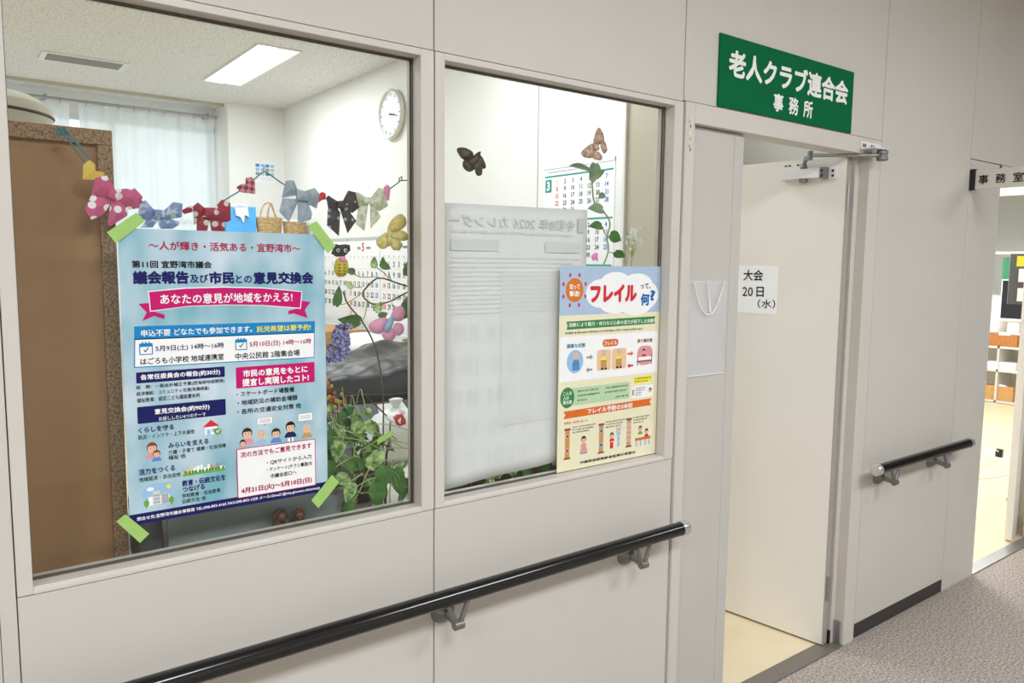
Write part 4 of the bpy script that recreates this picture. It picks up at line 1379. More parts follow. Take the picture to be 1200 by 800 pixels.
for pts in ([(0.735, 1.20), (0.757, 1.17), (0.785, 1.155), (0.812, 1.15)], [(0.775, 1.135), (0.762, 1.11), (0.775, 1.07), (0.788, 1.055)], [(0.735, 1.105), (0.76, 1.108), (0.785, 1.09), (0.80, 1.075)],
            [(0.90, 1.07), (0.897, 1.03), (0.888, 0.99), (0.89, 0.95)], [(0.842, 1.075), (0.822, 1.04), (0.81, 1.01), (0.79, 0.985)], [(0.80, 1.13), (0.79, 1.10), (0.80, 1.06)], [(0.75, 1.033), (0.79, 1.036), (0.815, 1.05)]):
    sm.tube(smoothpts([(x, 0.088, z) for x, z in pts], 2), 0.0018, 'stem_green', 6)
for x, z, L, a in ((0.745, 1.058, 0.052, -40), (0.775, 1.085, 0.06, -25), (0.83, 1.09, 0.055, -60), (0.875, 1.06, 0.07, -105), (0.90, 1.05, 0.06, -70), (0.86, 1.10, 0.055, -120), (0.91, 1.03, 0.06, -80), (0.79, 1.175, 0.05, -30), (0.825, 1.18, 0.045, -60), (0.75, 1.14, 0.055, -95), (0.85, 1.02, 0.07, -85), (0.785, 1.03, 0.05, -110)):
    leaf_mesh(lv, (x, 0.082, z), L, a, 'leaf_green' if L > 0.055 else 'leaf_light', 0.3, 0.2)
lv.build('foliage', pv, smooth='all')
sm.build('stem', pv, smooth=True)

tw = thing('twig', 'bare brown twig standing between the pothos and the glass frame', 'twig', (0.925, 0.18, 0.925))
OT = (-0.925, -0.18, -0.925)
b = MB(OT)
b.tube([(0.925, 0.18, 0.925), (0.926, 0.175, 1.06), (0.933, 0.172, 1.10), (0.936, 0.17, 1.155)], [0.0035, 0.003, 0.0026, 0.0015], 'twig', 7)
b.tube([(0.928, 0.175, 1.085), (0.905, 0.17, 1.10), (0.88, 0.16, 1.115)], [0.002, 0.0017, 0.001], 'twig', 6)
b.tube([(0.934, 0.172, 1.115), (0.955, 0.17, 1.10)], [0.0017, 0.001], 'twig', 6)
b.tube([(0.936, 0.17, 1.155), (0.90, 0.165, 1.19), (0.86, 0.16, 1.23), (0.80, 0.15, 1.245), (0.74, 0.15, 1.26)], [0.002, 0.002, 0.0018, 0.0015, 0.001], 'twig', 6)
b.build('branch', tw, smooth=True)

v2 = thing('vine_plant', 'pothos vine with pale leaves climbing behind the right window above the health poster', 'plant', (1.60, 0.14, 0.925))
O2 = (-1.60, -0.14, -0.925)
b = MB(O2)
for pts, r_ in (([(1.571, 1.809), (1.58, 1.743), (1.625, 1.724), (1.654, 1.693), (1.635, 1.649), (1.649, 1.611), (1.623, 1.561), (1.598, 1.512), (1.59, 1.3), (1.60, 0.93)], 0.0026), ([(1.616, 1.772), (1.59, 1.781)], 0.0014), ([(1.625, 1.724), (1.599, 1.728)], 0.0014), ([(1.619, 1.675), (1.635, 1.649), (1.669, 1.65)], 0.0018), ([(1.649, 1.605), (1.687, 1.598)], 0.0016)):
    b.tube(smoothpts([(x, 0.10, z) for x, z in pts], 2), r_, 'stem_green', 7)
b.build('stem', v2, smooth=True)
b = MB(O2)
for i, (x, z, L, a, m_, yw) in enumerate(((1.573, 1.832, 0.062, 262, 'leaf_pale', 0.2), (1.520, 1.848, 0.085, 170, 'leaf_pale', 1.0), (1.611, 1.771, 0.030, -15, 'leaf_pale', 0.4), (1.583, 1.733, 0.058, 178, 'leaf_pale', 0.5), (1.584, 1.682, 0.050, 182, 'leaf_green', 0.6), (1.671, 1.649, 0.056, -20, 'leaf_green', 0.2), (1.690, 1.597, 0.048, -25, 'leaf_green', 0.8), (1.603, 1.838, 0.040, 20, 'leaf_pale', 0.6))):
    c_, s_ = math.cos(R(a)), math.sin(R(a))
    leaf_mesh(b, (x - c_ * L / 2, 0.094, z - s_ * L / 2), L, a, m_, yw, 0.1, i)
b.build('foliage', v2, smooth='all')
b = MB().puff(chaikin(mm([(-16, 2), (-2, 14), (12, 12), (10, -2), (14, -14), (2, -6), (-6, -12)]), 1), 0, 0.002, 0.003, 'pink_paper').build('paper_flower')
b.location = (1.566, 0.075, 1.588)
prop(b, 'small pink paper flower just above the health poster', 'flower')
fl_ = thing('white_flower', 'spray of small white flowers right of the vine in the right window', 'flower', (1.75, 0.13, 0.925))
b = MB((-1.75, -0.13, -0.925))
r = random.Random(5)
b.tube([(1.75, 0.13, 0.978), (1.755, 0.12, 1.3), (1.757, 0.11, 1.60)], 0.0015, 'stem_green', 6)
for q in range(9):
    e = (1.757 + r.uniform(-.028, .028), 0.11 + r.uniform(-.015, .015), 1.63 + r.uniform(-.01, .05))
    b.tube([(1.757, 0.11, 1.59), e], 0.0009, 'stem_green', 5)
b.build('stem', fl_, smooth=True)
b = MB((-1.75, -0.13, -0.925))
for q in range(26):
    cx, cy, cz = 1.757 + r.gauss(0, .016), 0.11 + r.gauss(0, .008), 1.652 + r.gauss(0, .02)
    for k_ in range(5):
        a = 2 * math.pi * k_ / 5
        b.ball((cx + 0.0035 * math.cos(a), cy - 0.001, cz + 0.0035 * math.sin(a)), 0.003, 0.0012, 0.003, 'petal_white', 6, 4)
b.build('blossom', fl_, smooth='all')
# low trough of leaves under the sheets of the right window
tr = thing('planter_trough', 'dark brown trough of low green leaves along the bottom of the right window', 'planter', (1.40, 0.17, 0.925))
MB().box(-0.38, 0.40, -0.05, 0.07, 0, 0.045, 'planter').build('trough', tr, bevel=0.003)
MB().box(-0.37, 0.39, -0.042, 0.062, 0.045, 0.05, 'soil').build('soil', tr)
b = MB()
r = random.Random(8)
for q in range(80):
    leaf_mesh(b, (r.uniform(-.39, .08), r.uniform(-.098, -.03), 0.040 + 0.045 * r.random()), r.uniform(.03, .05), r.choice([-1, 1]) * r.uniform(20, 160), r.choice(['leaf_green', 'leaf_light']), r.uniform(-.9, .9), 0.3)
b.build('foliage', tr, smooth='all')
# flower heads by the poster edge
gp = thing('hydrangea_ornament', 'hanging cluster of small mauve blossoms right of the blue poster', 'ornament', (0.763, 0.085, 1.376), 0)
b = MB()
r = random.Random(2)
for q in range(120):
    t = r.random()
    cx = -0.016 + 0.022 * t + 0.046 * (r.random() - .5) * (1.25 - t * 0.6)
    cz = -0.042 + 0.082 * t
    cy = r.uniform(-.012, .010)
    for k_ in range(4):
        a = 2 * math.pi * k_ / 4 + q
        b.ball((cx + 0.0033 * math.cos(a), cy, cz + 0.0033 * math.sin(a)), 0.0034, 0.0016, 0.0034, 'blossom', 6, 4)
b.build('blossom', gp, smooth='all')
MB().tube([(-0.008, 0.0, -0.035), (0.004, 0.0, 0.03), (0.010, 0.0, 0.058)], 0.0016, 'twig', 6).build('stem', gp, smooth=True)
og = thing('dried_flowers', 'tuft of orange and yellow dried flowers at the right edge of the blue poster', 'flowers', (0.872, 0.40, 0.925))
b = MB()
r = random.Random(9)
for q in range(60):
    b.ball((0.0 + r.gauss(0, .018), r.gauss(0, .015), 0.245 + r.gauss(0, .026)), 0.006, 0.006, 0.006, r.choice(['soft_orange', 'soft_orange', 'yellow_paper']), 6, 4)
b.build('blossom', og, smooth='all')
b = MB()
for q in range(7):
    b.tube([(0.004 * (q - 3), 0, 0.0), (0.006 * (q - 3), 0, 0.22)], 0.0014, 'twig', 5)
b.build('stem', og)

# ------------------------------------------------------------------ desk behind the left window
dk = thing('desk', 'grey office desk behind the left window, under the black plastic', 'desk', (1.75, 1.9, 0))
MB().box(-0.75, 0.85, -0.72, 0.62, 0.69, 0.72, 'desk_top').build('desktop', dk, bevel=0.003)
for x in (-0.71, 0.81):
    for y in (-0.68, 0.58):
        MB().box(x - 0.02, x + 0.02, y - 0.02, y + 0.02, 0, 0.69, 'steel').build('leg', dk)
pc = thing('covered_stack', 'bulky stack wrapped in wrinkled black plastic on the desk', 'stack', (1.85, 2.0, 0.72))
r = random.Random(21)
nx, ny = 72, 44
vs, fs = [], []
ph = [r.uniform(0, 6) for _ in range(8)]


def pile(x, y):
    ed = min(1, (0.72 - abs(x)) / 0.06, (0.44 - abs(y)) / 0.05)
    ed = max(0, ed)
    top = 0.335 + 0.025 * math.sin(3.1 * x + ph[0]) + 0.014 * math.sin(11 * x + 5 * y + ph[1]) + 0.012 * math.sin(17 * y - 9 * x + ph[2]) + 0.03 * (x * 0.3) - 0.03 * max(0, -y)
    crease = 0.010 * abs(math.sin(9 * x + 6 * y + ph[4])) ** 6 + 0.012 * abs(math.sin(5 * x - 13 * y + ph[5])) ** 8 + 0.006 * abs(math.sin(23 * x + 3 * y + ph[6])) ** 4
    return (top + crease) * (ed ** 0.45)


for i in range(nx + 1):
    for j in range(ny + 1):
        x = -0.72 + 1.44 * i / nx
        y = -0.44 + 0.88 * j / ny
        e = 0.012 * math.sin(13 * x + ph[3]) * (1 if j in (0, ny) else 0)
        vs.append((x, y + e, max(pile(x, y), 0.0)))
for i in range(nx):
    for j in range(ny):
        q = i * (ny + 1) + j
        fs.append((q, q + ny + 1, q + ny + 2, q + 1))
b = MB()
b.add(vs, fs, 'black_plastic')
b.build('cover', pc, smooth='all')
b = MB()
for q, (xa, xb, ya, za) in enumerate(((-0.60, 0.5, -0.452, 0.24), (-0.2, 0.66, -0.455, 0.17))):
    b.tube(smoothpts([(xa + (xb - xa) * t_ / 5, ya, za + 0.014 * math.sin(2.3 * t_ + q)) for t_ in range(6)], 1), 0.008, 'black_plastic', 7)
b.build('fold', pc, smooth=True)
fo = thing('tray', 'dark grey sloping tray with a paper in it before the black stack', 'tray', (1.60, 1.47, 0.72))
b = MB()
b.add([(-0.28, -0.06, 0.13), (0.38, -0.06, 0.13), (0.38, 0.06, 0.21), (-0.28, 0.06, 0.21), (-0.28, -0.06, 0.0), (0.38, -0.06, 0.0), (0.38, 0.06, 0.0), (-0.28, 0.06, 0.0)],
      [(0, 1, 2, 3), (4, 5, 1, 0), (5, 6, 2, 1), (6, 7, 3, 2), (7, 4, 0, 3), (7, 6, 5, 4)], 'black_plastic')
b.build('body', fo, bevel=0.004)
b = MB()
b.add([(-0.05, -0.045, 0.1425), (0.12, -0.045, 0.1425), (0.11, 0.045, 0.2025), (-0.02, 0.045, 0.2025)], [(0, 1, 2, 3)], 'plate_cream')
b.build('paper', fo, label='cream paper')
for x, y, s, lb in ((1.56, 1.30, 0.95, 'larger white plastic bag on the desk behind the pothos'), (1.87, 1.28, 0.85, 'white plastic bag on the desk behind the red and white paper bird'), (1.28, 1.30, 0.7, 'smallest white plastic bag on the desk, behind the orange dried flowers')):
    wb = thing('plastic_bag', lb, 'bag', (x, y, 0.72), 0, 'white plastic bags on the desk')
    b = MB()
    b.lathe([(0.12 * s, 0.0), (0.155 * s, 0.03), (0.16 * s, 0.09 * s), (0.145 * s, 0.15 * s), (0.10 * s, 0.205 * s), (0.03, 0.235 * s)], 'white_plastic', 22, (0, 0, 0), 'z', 1.0, 0.7)
    rr2 = random.Random(int(x * 100))
    b.v = [Vector((q.x * (1 + 0.10 * math.sin(5 * math.atan2(q.y, q.x) + x)), q.y * (1 + 0.08 * math.sin(7 * math.atan2(q.y, q.x))), q.z)) for q in b.v]
    b.build('bag_body', wb, smooth='all')
    MB().lathe([(0.028, 0.225 * s), (0.014, 0.238 * s), (0.022, 0.25 * s), (0.034, 0.275 * s), (0.02, 0.28 * s)], 'white_plastic', 14, (0, 0, 0), 'z', 1.0, 0.6).build('tied_top', wb, smooth='all')

# low cabinet along the clock wall with boxes on it
lc = thing('low_cabinet', 'low white cabinet along the far wall beneath the calendars', 'cabinet', (2.80, 4.5, 0))
MB().box(-0.24, 0.24, -1.1, 1.0, 0.04, 0.78, 'locker_grey').build('body', lc, bevel=0.004)
MB().box(-0.22, 0.22, -1.08, 0.98, 0, 0.04, 'dark_slot').build('base', lc)
for q in range(4):
    d = MB().box(-0.256, -0.241, -1.09 + 0.52 * q, -1.09 + 0.52 * q + 0.51, 0.06, 0.77, 'locker_grey').build('door', lc, bevel=0.002)
    MB().box(-0.264, -0.256, -1.09 + 0.52 * q + 0.42, -1.09 + 0.52 * q + 0.45, 0.5, 0.62, 'steel').build('handle', d)
for k_ in range(3):
    bx = thing('file_box', ('lowest', 'middle', 'topmost')[k_] + ' of three brown cardboard boxes stacked below the calendars', 'box', (2.80, 4.80, 0.78 + 0.068 * k_), 0, 'brown cardboard boxes below the calendars')
    MB().box(-0.18, 0.18, -0.30, 0.34, 0, 0.050, 'kraft').build('body', bx, bevel=0.002)
    MB().box(-0.184, 0.184, -0.304, 0.344, 0.046, 0.066, 'kraft').build('lid', bx, bevel=0.002)
ws = thing('sack', 'white rounded sack lying right of the cardboard boxes', 'sack', (2.78, 4.06, 0.78))
b = MB().ball((0, 0, 0.105), 0.20, 0.38, 0.105, 'white_plastic', 24, 12)
b.v = [Vector((q.x * (1 + 0.04 * math.sin(9 * q.y)), q.y, max(q.z + 0.012 * math.sin(8 * q.x + 11 * q.y) * (q.z / 0.2), 0))) for q in b.v]
b.build('body', ws, smooth='all')
MB().tube([(0.0, -0.37, 0.10), (0.01, -0.40, 0.11), (0.0, -0.43, 0.12)], [0.03, 0.018, 0.035], 'white_plastic', 10).build('tied_end', ws, smooth=True)

# tall cabinet in the corner with baskets on top
tc_ = thing('tall_cabinet', 'tall grey cabinet in the far corner under the wicker baskets', 'cabinet', (2.62, 5.98, 0))
MB().box(-0.42, 0.40, -0.26, 0.40, 0.04, 1.84, 'locker_grey').build('body', tc_, bevel=0.004)
MB().box(-0.40, 0.38, -0.24, 0.38, 0, 0.04, 'dark_slot').build('base', tc_)
for s in (-1, 1):
    d = MB().box(-0.20, 0.20, -0.278, -0.261, 0.07, 1.82, 'locker_grey').build('door', tc_, bevel=0.002)
    d.location = (s * 0.205 - 0.01, 0, 0)
    MB().box(-s * 0.16 - 0.012, -s * 0.16 + 0.012, -0.287, -0.278, 0.9, 1.04, 'steel').build('handle', d)
for nm, cx, wd, hh, arch, lb in (('wicker_basket', 2.645, 0.125, 0.155, True, 'wicker basket with two tall handles on the corner cabinet'), ('wicker_basket', 2.905, 0.115, 0.125, False, 'wicker basket without handles, rimmed white, beside the handled one')):
    k_ = thing(nm, lb, 'basket', (cx, 5.90, 1.84), 0, 'wicker baskets on the corner cabinet')
    b = MB()
    b.lathe([(wd * 0.90, 0.0), (wd * 0.95, hh * .3), (wd, hh * .7), (wd * 1.02, hh), (wd * 0.96, hh), (wd * 0.88, 0.01)], 'wicker', 28, (0, 0, 0), 'z', 1, 0.75)
    for q in range(7):
        b.lathe([(wd * (0.91 + 0.016 * q) + 0.001, hh * q / 7 + 0.004), (wd * (0.91 + 0.016 * q) + 0.005, hh * q / 7 + 0.010), (wd * (0.91 + 0.016 * q) + 0.001, hh * q / 7 + 0.016)], 'wicker', 28, (0, 0, 0), 'z', 1, 0.75)
    b.build('body', k_, smooth=True)
    if arch:
        for s in (-1, 1):
            MB().tube(smoothpts([(-0.105 + 0.09 * (s > 0) + (0.02 if s > 0 else 0), s * 0.05, hh - 0.02), (-0.085 + 0.10 * (s > 0), s * 0.05, hh + 0.10), (-0.02 + 0.07 * (s > 0), s * 0.05, hh + 0.155), (0.03 + 0.02 * (s > 0), s * 0.05, hh + 0.10), (0.045 + 0.065 * (s > 0), s * 0.05, hh - 0.02)], 2), 0.008, 'wicker', 8).build('handle', k_, smooth=True)
    else:
        MB().lathe([(wd * 1.0, hh - 0.004), (wd * 1.06, hh), (wd * 1.06, hh + 0.014), (wd * 0.98, hh + 0.016)], 'paper', 28, (0, 0, 0), 'z', 1, 0.75).build('rim', k_, smooth=True, label='white rim')
sb = thing('shopping_bag', 'blue and white shopping bag left of the handled basket', 'bag', (2.365, 5.92, 1.84))
b = MB()
b.add([(-0.14, -0.06, 0), (0.14, -0.06, 0), (0.14, 0.06, 0), (-0.14, 0.06, 0), (-0.165, -0.035, 0.24), (0.15, -0.03, 0.25), (0.15, 0.03, 0.25), (-0.165, 0.03, 0.24)],
      [(0, 1, 5, 4), (1, 2, 6, 5), (2, 3, 7, 6), (3, 0, 4, 7), (3, 2, 1, 0)], 'bag_blue')
b.build('bag_body', sb)
b = MB()
b.prism([(-0.06, 0.235), (0.06, 0.24), (0.07, 0.15), (0.03, 0.17), (0.02, 0.09), (-0.01, 0.15), (-0.05, 0.16)], -0.068, -0.05, 'white_plastic')
b.build('print', sb, label='white leaf-shaped patch')
for s in (-1, 1):
    MB().tube(smoothpts([(-0.06, s * 0.03, 0.23), (-0.03, s * 0.04, 0.27), (0.03, s * 0.04, 0.27), (0.06, s * 0.03, 0.23)], 2), 0.006, 'white_plastic', 6).build('handle', sb, smooth=True)

# photo card on the column
pg = thing('photo_card', 'white card with small blue photographs on the corner column', 'card', (2.735, 6.5495, 2.40))
MB().box(0, 0.215, -0.002, 0, 0, 0.2, 'paper').build('sheet', pg)
p = Print(-0.002, 0.0005)
rr_ = random.Random(6)
for i in range(4):
    for j in range(3):
        p.rect(8 + 52 * i, 50 + 52 * i, 70 + 43 * j, 104 + 43 * j, rr_.choice(['paleblue', 'teal', 'faint', 'cloth_blue', 'grey']), 1)
for j in range(3):
    p.rows(10, 200, 52 - 16 * j, 8, 'faint', j)
p.build('print', pg)

# ------------------------------------------------------------------ wall calendars and clock on the clock wall
RZ = R(-90)


def month(p, x, z, w, h, first, days, title, tcol, head):
    """one month grid; x,z is its lower left corner in mm, first = weekday of the 1st (0 Sunday)"""
    cw, rh = w / 7, h / 6
    for d in range(1, days + 1):
        c_ = (first + d - 1) % 7
        r_ = (first + d - 1) // 7
        col = 'day_red' if c_ == 0 else 'day_blue' if c_ == 6 else 'ink'
        p.N(str(d), x + cw * (c_ + .5), z + h - rh * (r_ + .5), rh * 0.52, col, 2, 2)
    for r_ in range(7):
        p.rect(x, x + w, z + h - rh * r_ - .6, z + h - rh * r_ + .6, 'faint', 1)
    for c_, ch in enumerate('日月火水木金土'):
        p.N(ch, x + cw * (c_ + .5), z + h + 18, 18, 'day_red' if c_ == 0 else 'day_blue' if c_ == 6 else 'ink', 2, 2)


for yl, mon, first, days, lb in ((5.62, '4', 3, 30, 'wall calendar for April, its left part hidden by the blue poster'), (4.97, '5', 5, 31, 'wall calendar for May, the middle one of the three in a row'), (4.31, '6', 1, 30, 'wall calendar for June, next to the dark window frame')):
    t = thing('wall_calendar', lb, 'calendar', (XR - 0.0005, yl, 0.965), RZ, 'monthly calendars on the far wall')
    MB().box(0, 0.63, -0.004, 0, 0, 0.80, 'paper').build('sheet', t)
    MB().box(0, 0.63, -0.008, 0, 0.80, 0.825, 'locker_grey').build('top_strip', t)
    p = Print(-0.004, 0.0008)
    month(p, 12, 95, 606, 540, first, days, mon, 'day_red', 0)
    p.N(mon, 315, 738, 78, 'day_red', 4, 2)
    p.T('2026', 200, 730, 70, 26, 'ink', 1, 2)
    p.T('令和8年', 372, 730, 90, 26, 'ink', 1, 2)
    for j in range(3):
        p.rows(20, 600, 74 - 22 * j, 9, 'faint', j)
    p.build('print', t)
t = thing('wall_calendar', 'white calendar with teal rules and months one under another, by the vine', 'calendar', (XR - 0.0005, 2.13, 1.28), RZ)
MB().box(0, 0.62, -0.004, 0, 0, 0.885, 'paper').build('sheet', t)
MB().box(0, 0.62, -0.007, 0, 0.865, 0.885, 'silver_box').build('top_strip', t)
p = Print(-0.004, 0.0006)
for k_, (mon, first, days) in enumerate((('3', 0, 31), ('4', 3, 30), ('5', 5, 31))):
    zt = 815 - 268 * k_
    p.rect(10, 610, zt, zt + 10, 'teal_line', 1)
    p.rr(14, 74, zt - 90, zt - 12, 8, 'teal_line', 1)
    p.N(mon, 44, zt - 50, 58, 'white', 5, 3)
    cw, rh = 72, 43
    for d in range(1, days + 1):
        c_ = (first + d - 1) % 7
        r_ = (first + d - 1) // 7
        p.N(str(d), 90 + cw * (c_ + .5), zt - 8 - rh * (r_ + .5), 27, 'day_red' if c_ == 0 else 'day_blue' if c_ == 6 else 'ink', 1, 2)
p.rows(40, 300, 846, 10, 'grey', 7)
p.build('print', t)

ck = thing('wall_clock', 'round white wall clock high on the far wall', 'clock', (XR, 4.08, 2.765), RZ)
MB().lathe([(0.185, 0.0), (0.198, 0.012), (0.200, 0.035), (0.192, 0.046), (0.180, 0.042), (0.178, 0.03)], 'clock_rim', 48, (0, 0, 0), 'y').build('rim', ck, smooth=True)
MB().lathe([(0.179, 0.026), (0.179, 0.031)], 'clock_face', 48, (0, 0, 0), 'y').build('face', ck)
b = MB()
for q in range(60):
    a = 2 * math.pi * q / 60
    l_, wd = (0.024, 0.0045) if q % 5 == 0 else (0.008, 0.0018)
    c_, s_ = math.cos(a), math.sin(a)
    r0 = 0.165
    b.add([(r0 * s_ + wd * c_, 0.0318, r0 * c_ - wd * s_), (r0 * s_ - wd * c_, 0.0318, r0 * c_ + wd * s_), ((r0 - l_) * s_ - wd * c_, 0.0318, (r0 - l_) * c_ + wd * s_), ((r0 - l_) * s_ + wd * c_, 0.0318, (r0 - l_) * c_ - wd * s_)], [(0, 1, 2, 3)], 'ink_ink')
b.build('tick', ck)
for deg, l_, wd in ((98, 0.085, 0.006), (104, 0.135, 0.0042)):
    a = R(deg)
    c_, s_ = math.cos(a), math.sin(a)
    b = MB()
    vs = []
    for rr_, w_ in ((-0.02, wd), (l_, wd * 0.5)):
        for sg_ in (-1, 1):
            for yy in (0.034, 0.036):
                vs.append((rr_ * s_ + sg_ * w_ * c_, yy, rr_ * c_ - sg_ * w_ * s_))
    b.add(vs, [(0, 1, 3, 2), (4, 6, 7, 5), (0, 2, 6, 4), (1, 5, 7, 3), (0, 4, 5, 1), (2, 3, 7, 6)], 'black')
    b.build('hand', ck)
MB().lathe([(0.007, 0.031), (0.007, 0.038)], 'black', 12, (0, 0, 0), 'y').build('hub', ck)
for o in list(ck.children):
    me = o.data
    for v in me.vertices:
        v.co.y = -v.co.y
    me.flip_normals()

# ------------------------------------------------------------------ ceiling light, vent, curtains
lt = thing('ceiling_light', 'long glowing fluorescent fixture set in the office ceiling', 'ceiling light', (2.17, 4.96, H))
b = MB()
b.box(-0.17, 0.17, -0.735, -0.72, -0.012, 0, 'lamp_white').box(-0.17, 0.17, 0.72, 0.735, -0.012, 0, 'lamp_white').box(-0.17, -0.16, -0.72, 0.72, -0.012, 0, 'lamp_white').box(0.16, 0.17, -0.72, 0.72, -0.012, 0, 'lamp_white')
b.build('frame', lt)
MB().box(-0.16, 0.16, -0.72, 0.72, -0.006, 0.0, 'diffuser').build('diffuser', lt)
MB().box(-0.10, -0.02, -0.70, 0.70, -0.012, -0.006, 'tube_light').build('tube', lt)
vt = thing('ceiling_vent', 'narrow grey ceiling vent left of the glowing light', 'vent', (1.06, 5.645, H))
b = MB()
b.box(-0.31, 0.31, -0.15, -0.125, -0.012, 0, 'lamp_white').box(-0.31, 0.31, 0.125, 0.15, -0.012, 0, 'lamp_white').box(-0.31, -0.27, -0.125, 0.125, -0.012, 0, 'lamp_white').box(0.27, 0.31, -0.125, 0.125, -0.012, 0, 'lamp_white')
b.build('frame', vt, bevel=0.002)
b = MB()
for q in range(9):
    y = -0.115 + 0.0285 * q
    b.box(-0.27, 0.27, y, y + 0.014, -0.008, 0.0, 'grille')
b.box(-0.27, 0.27, -0.125, 0.125, -0.002, 0, 'dark_slot')
b.build('grille', vt)

rl = thing('curtain_rail', 'thin metal curtain rail above the white curtains', 'rail', (0.5, 6.82, 3.06))
MB().tube([(-2.4, 0, 0), (1.94, 0, 0)], 0.014, 'steel', 12).build('rod', rl, smooth=True)
for x in (-2.2, -0.9, 0.4, 1.85):
    MB().box(x - 0.012, x + 0.012, -0.012, 0.18, 0.0, 0.03, 'steel').build('wall_bracket', rl)
for i, (xa, xb, n, am, lb) in enumerate(((-1.6, 1.08, 22, 0.045, 'white lace curtain left of the gap, behind the brown board'), (1.16, 2.42, 9, 0.035, 'white lace curtain next to the corner column'))):
    cu = thing('lace_curtain', lb, 'curtain', ((xa + xb) / 2, 6.82, 0), 0, 'white lace curtains at the rear window')
    b = MB()
    nx, nz = n * 8, 12
    vs, fs = [], []
    for a in range(nx + 1):
        u = a / nx
        for c in range(nz + 1):
            v = c / nz
            x = xa + (xb - xa) * u - (xa + xb) / 2
            sh = 0.5 + 0.5 * (1 - v)
            y = am * sh * math.sin(2 * math.pi * n * u + 0.5 * math.sin(3 * v)) + 0.3 * am * math.sin(2 * math.pi * n * 0.37 * u + 1.0)
            x += 0.010 * math.sin(2 * math.pi * n * u * .5 + 2 * v)
            vs.append((x, y, 0.55 + 2.48 * v))
    for a in range(nx):
        for c in range(nz):
            q = a * (nz + 1) + c
            fs.append((q, q + nz + 1, q + nz + 2, q + 1))
    b.add(vs, fs, 'lace')
    b.build('cloth', cu, smooth='all')
    b = MB()
    for a in range(n):
        x = xa + (xb - xa) * (a + .5) / n - (xa + xb) / 2
        b.tube([(x, 0.0, 3.025), (x, 0.018, 3.05), (x, 0.0, 3.078), (x, -0.018, 3.06), (x, -0.012, 3.03)], 0.003, 'steel', 6)
    b.build('hook', cu, smooth=True)

# ------------------------------------------------------------------ the office next door
w = MB()
w.box(10.4, 10.5, 0.06, 0.6, 0, H, 'room_paint').box(10.4, 10.5, 3.2, 7.2, 0, H, 'room_paint').box(10.4, 10.5, 0.6, 3.2, 0, 1.2, 'room_paint').box(10.4, 10.5, 0.6, 3.2, 2.5, H, 'room_paint')
structure(w, 'wall_far')
wn = thing('window_4', None, None, (10.4, 1.9, 1.2), kind='structure')
f = MB()
for y in (-1.3, -0.75, 0.75, 1.25):
    f.box(0.0, 0.05, y, y + 0.05, 0, 1.3, 'win_frame')
f.box(0.0, 0.05, -1.3, 1.3, 0, 0.05, 'win_frame').box(0.0, 0.05, -1.3, 1.3, 1.25, 1.3, 'win_frame').box(0.0, 0.05, -1.3, 1.3, 0.55, 0.58, 'win_frame')
f.build('window_frame', wn)
MB().box(0.022, 0.028, -1.28, 1.28, 0.03, 1.27, 'pane_glass').build('pane', wn)
structure(MB().box(3.15, 10.5, 3.9, 4.0, 0, H, 'room_paint'), 'wall_inner')
sh = thing('shelf_unit', 'low white open shelf unit seen through the far doorway', 'shelf', (9.9, 2.05, 0))
b = MB()
for z in (0.02, 0.385, 0.66):
    b.box(0, 0.42, -0.75, 0.75, z - 0.015, z + 0.01, 'desk_top')
b.build('shelf', sh)
for y in (-0.76, 0.02, 0.75):
    MB().box(0, 0.42, y, y + 0.02, 0, 0.67, 'desk_top').build('side_panel', sh)
MB().box(0.40, 0.42, -0.74, 0.74, 0.03, 0.65, 'plate_cream').build('back_panel', sh)
for z, h_, m_, ct_, nm, lb, yy in ((0.670, 0.13, 'wood_tray', 'tray', 'wooden_tray', 'shallow orange wooden tray on top of the white shelf unit', 2.06), (0.03, 0.17, 'kraft', 'box', 'cardboard_box', 'brown cardboard box on the lowest board of the white shelf unit', 2.06)):
    t = thing(nm, lb, ct_, (9.93, yy, z))
    b = MB()
    b.box(0, 0.012, -0.155, 0.155, 0, h_, m_).box(0.108, 0.12, -0.155, 0.155, 0, h_, m_).box(0.012, 0.108, -0.155, -0.143, 0, h_, m_).box(0.012, 0.108, 0.143, 0.155, 0, h_, m_).box(0.012, 0.108, -0.143, 0.143, 0, 0.01, m_)
    b.build('body', t, bevel=0.002)
    MB().ball((0.06, 0, h_ - 0.03), 0.045, 0.09, 0.045, 'white_plastic', 14, 8).build('crumpled_paper', t, smooth='all')
t = thing('paper_stack', 'ream of white papers on the middle board of the white shelf unit', 'papers', (9.93, 2.05, 0.395))
MB().box(0, 0.21, -0.15, 0.15, 0, 0.085, 'paper').build('sheets', t, bevel=0.003)
p = MB().box(-0.001, 0.0, -0.1, 0.12, 0.03, 0.035, 'ink_grey').box(-0.001, 0.0, -0.1, 0.02, 0.05, 0.056, 'ink_grey')
p.build('print', t)
mo = thing('monitor', 'black flat screen monitor above the wooden tray', 'monitor', (10.10, 2.03, 0.80))
MB().box(0, 0.03, -0.30, 0.145, 0.16, 0.65, 'silver_box').build('casing', mo, bevel=0.006)
MB().box(-0.003, 0.0, -0.29, 0.13, 0.19, 0.635, 'screen_black').build('screen', mo)
MB().box(0.03, 0.06, -0.06, 0.06, 0.0, 0.4, 'silver_box').build('stand', mo, bevel=0.004)
MB().box(-0.02, 0.14, -0.13, 0.13, -0.0, 0.02, 'silver_box').build('base', mo, bevel=0.004)
rs = thing('riser', 'low wooden riser under the black monitor', 'stand', (10.08, 2.05, 0.670))
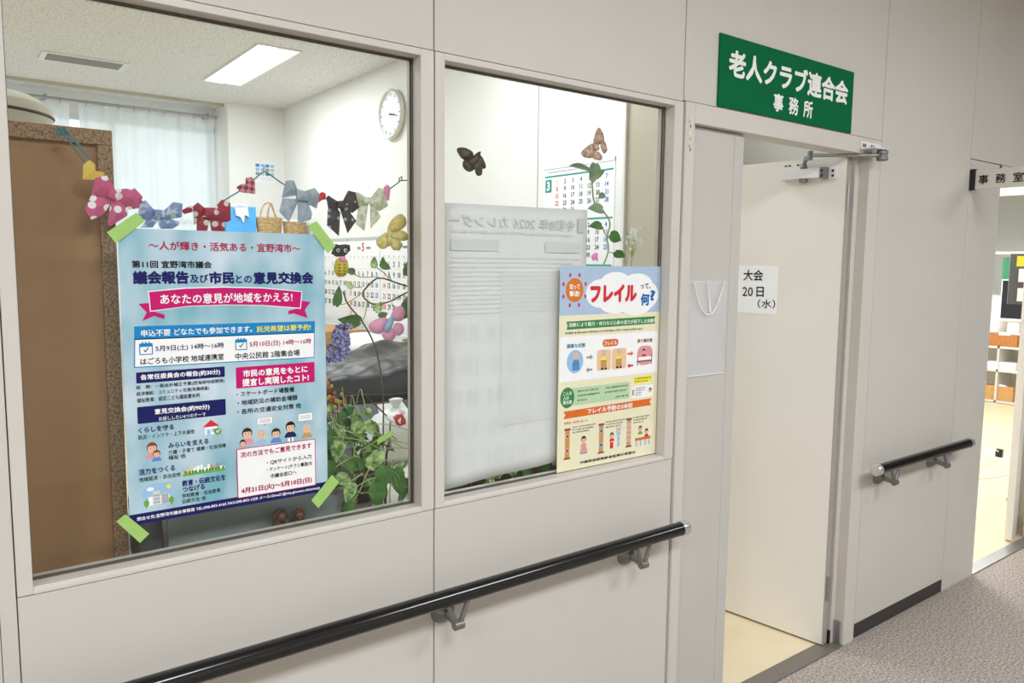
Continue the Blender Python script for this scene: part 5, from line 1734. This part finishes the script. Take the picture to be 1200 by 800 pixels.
MB().box(0.2, 0.215, -0.28, 0.28, 0, 0.112, 'wood_tray').box(-0.0, 0.2, 0.17, 0.185, 0, 0.112, 'wood_tray').box(0, 0.2, -0.28, -0.265, 0, 0.112, 'wood_tray').build('side', rs)
MB().box(-0.02, 0.22, -0.29, 0.29, 0.112, 0.13, 'wood_tray').build('top', rs)
gc = thing('green_curtain', 'green cloth panel behind the black monitor', 'curtain', (10.30, 2.1, 1.30))
b = MB()
vs, fs = [], []
for i in range(25):
    for j in range(2):
        vs.append((0.02 * math.sin(i * 1.3), -0.15 + 0.3 * i / 24, 0.40 * j))
for i in range(24):
    fs.append((2 * i, 2 * i + 2, 2 * i + 3, 2 * i + 1))
b.add(vs, fs, 'green_cloth')
b.build('cloth', gc, smooth='all')
MB().tube([(0, -0.17, 0.405), (0, 0.17, 0.405)], 0.008, 'steel', 8).tube([(0.0, 0, 0.405), (0.10, 0, 0.405)], 0.006, 'steel', 8).build('rod', gc)
nr = thing('notice_rack', 'dark grey notice stand with a yellow label inside the far doorway', 'stand', (5.60, 0.45, 0), R(-60))
b = MB()
b.box(0.0, 0.30, 0, 0.02, 1.34, 1.667, 'rack_grey')
b.box(0.20, 0.23, 0.0, 0.02, 0.02, 1.34, 'rack_grey').box(0.10, 0.33, -0.05, 0.12, 0.0, 0.02, 'rack_grey')
b.build('frame', nr, bevel=0.003)
MB().box(0.035, 0.285, -0.003, 0, 1.585, 1.652, 'box_yellow').build('label', nr, label='yellow label')
for z in (1.485, 1.36):
    MB().box(0.05, 0.285, -0.02, 0, z, z + 0.085, 'paper').build('pocket', nr)
    MB().box(0.10, 0.27, -0.024, -0.02, z + 0.008, z + 0.078, 'kraft').build('card', nr)
so_ = thing('floor_socket', 'small black plug and floor socket on the pale floor of the far room', 'socket', (7.02, 0.95, 0.0))
MB().box(-0.05, 0.05, -0.09, 0.03, 0, 0.008, 'silver_box').build('plate', so_, bevel=0.002)
MB().box(-0.018, 0.018, -0.03, 0.02, 0.008, 0.075, 'black').build('plug', so_, bevel=0.004)
MB().tube(smoothpts([(0, 0.0, 0.05), (-0.15, -0.02, 0.10), (-0.45, -0.03, 0.05), (-0.85, 0.02, 0.006), (-1.0, -0.12, 0.006), (-0.7, -0.26, 0.006), (-0.1, -0.3, 0.006), (0.5, -0.35, 0.006)], 3), 0.005, 'white_plastic', 8).build('cable', so_, smooth=True, label='white cable')
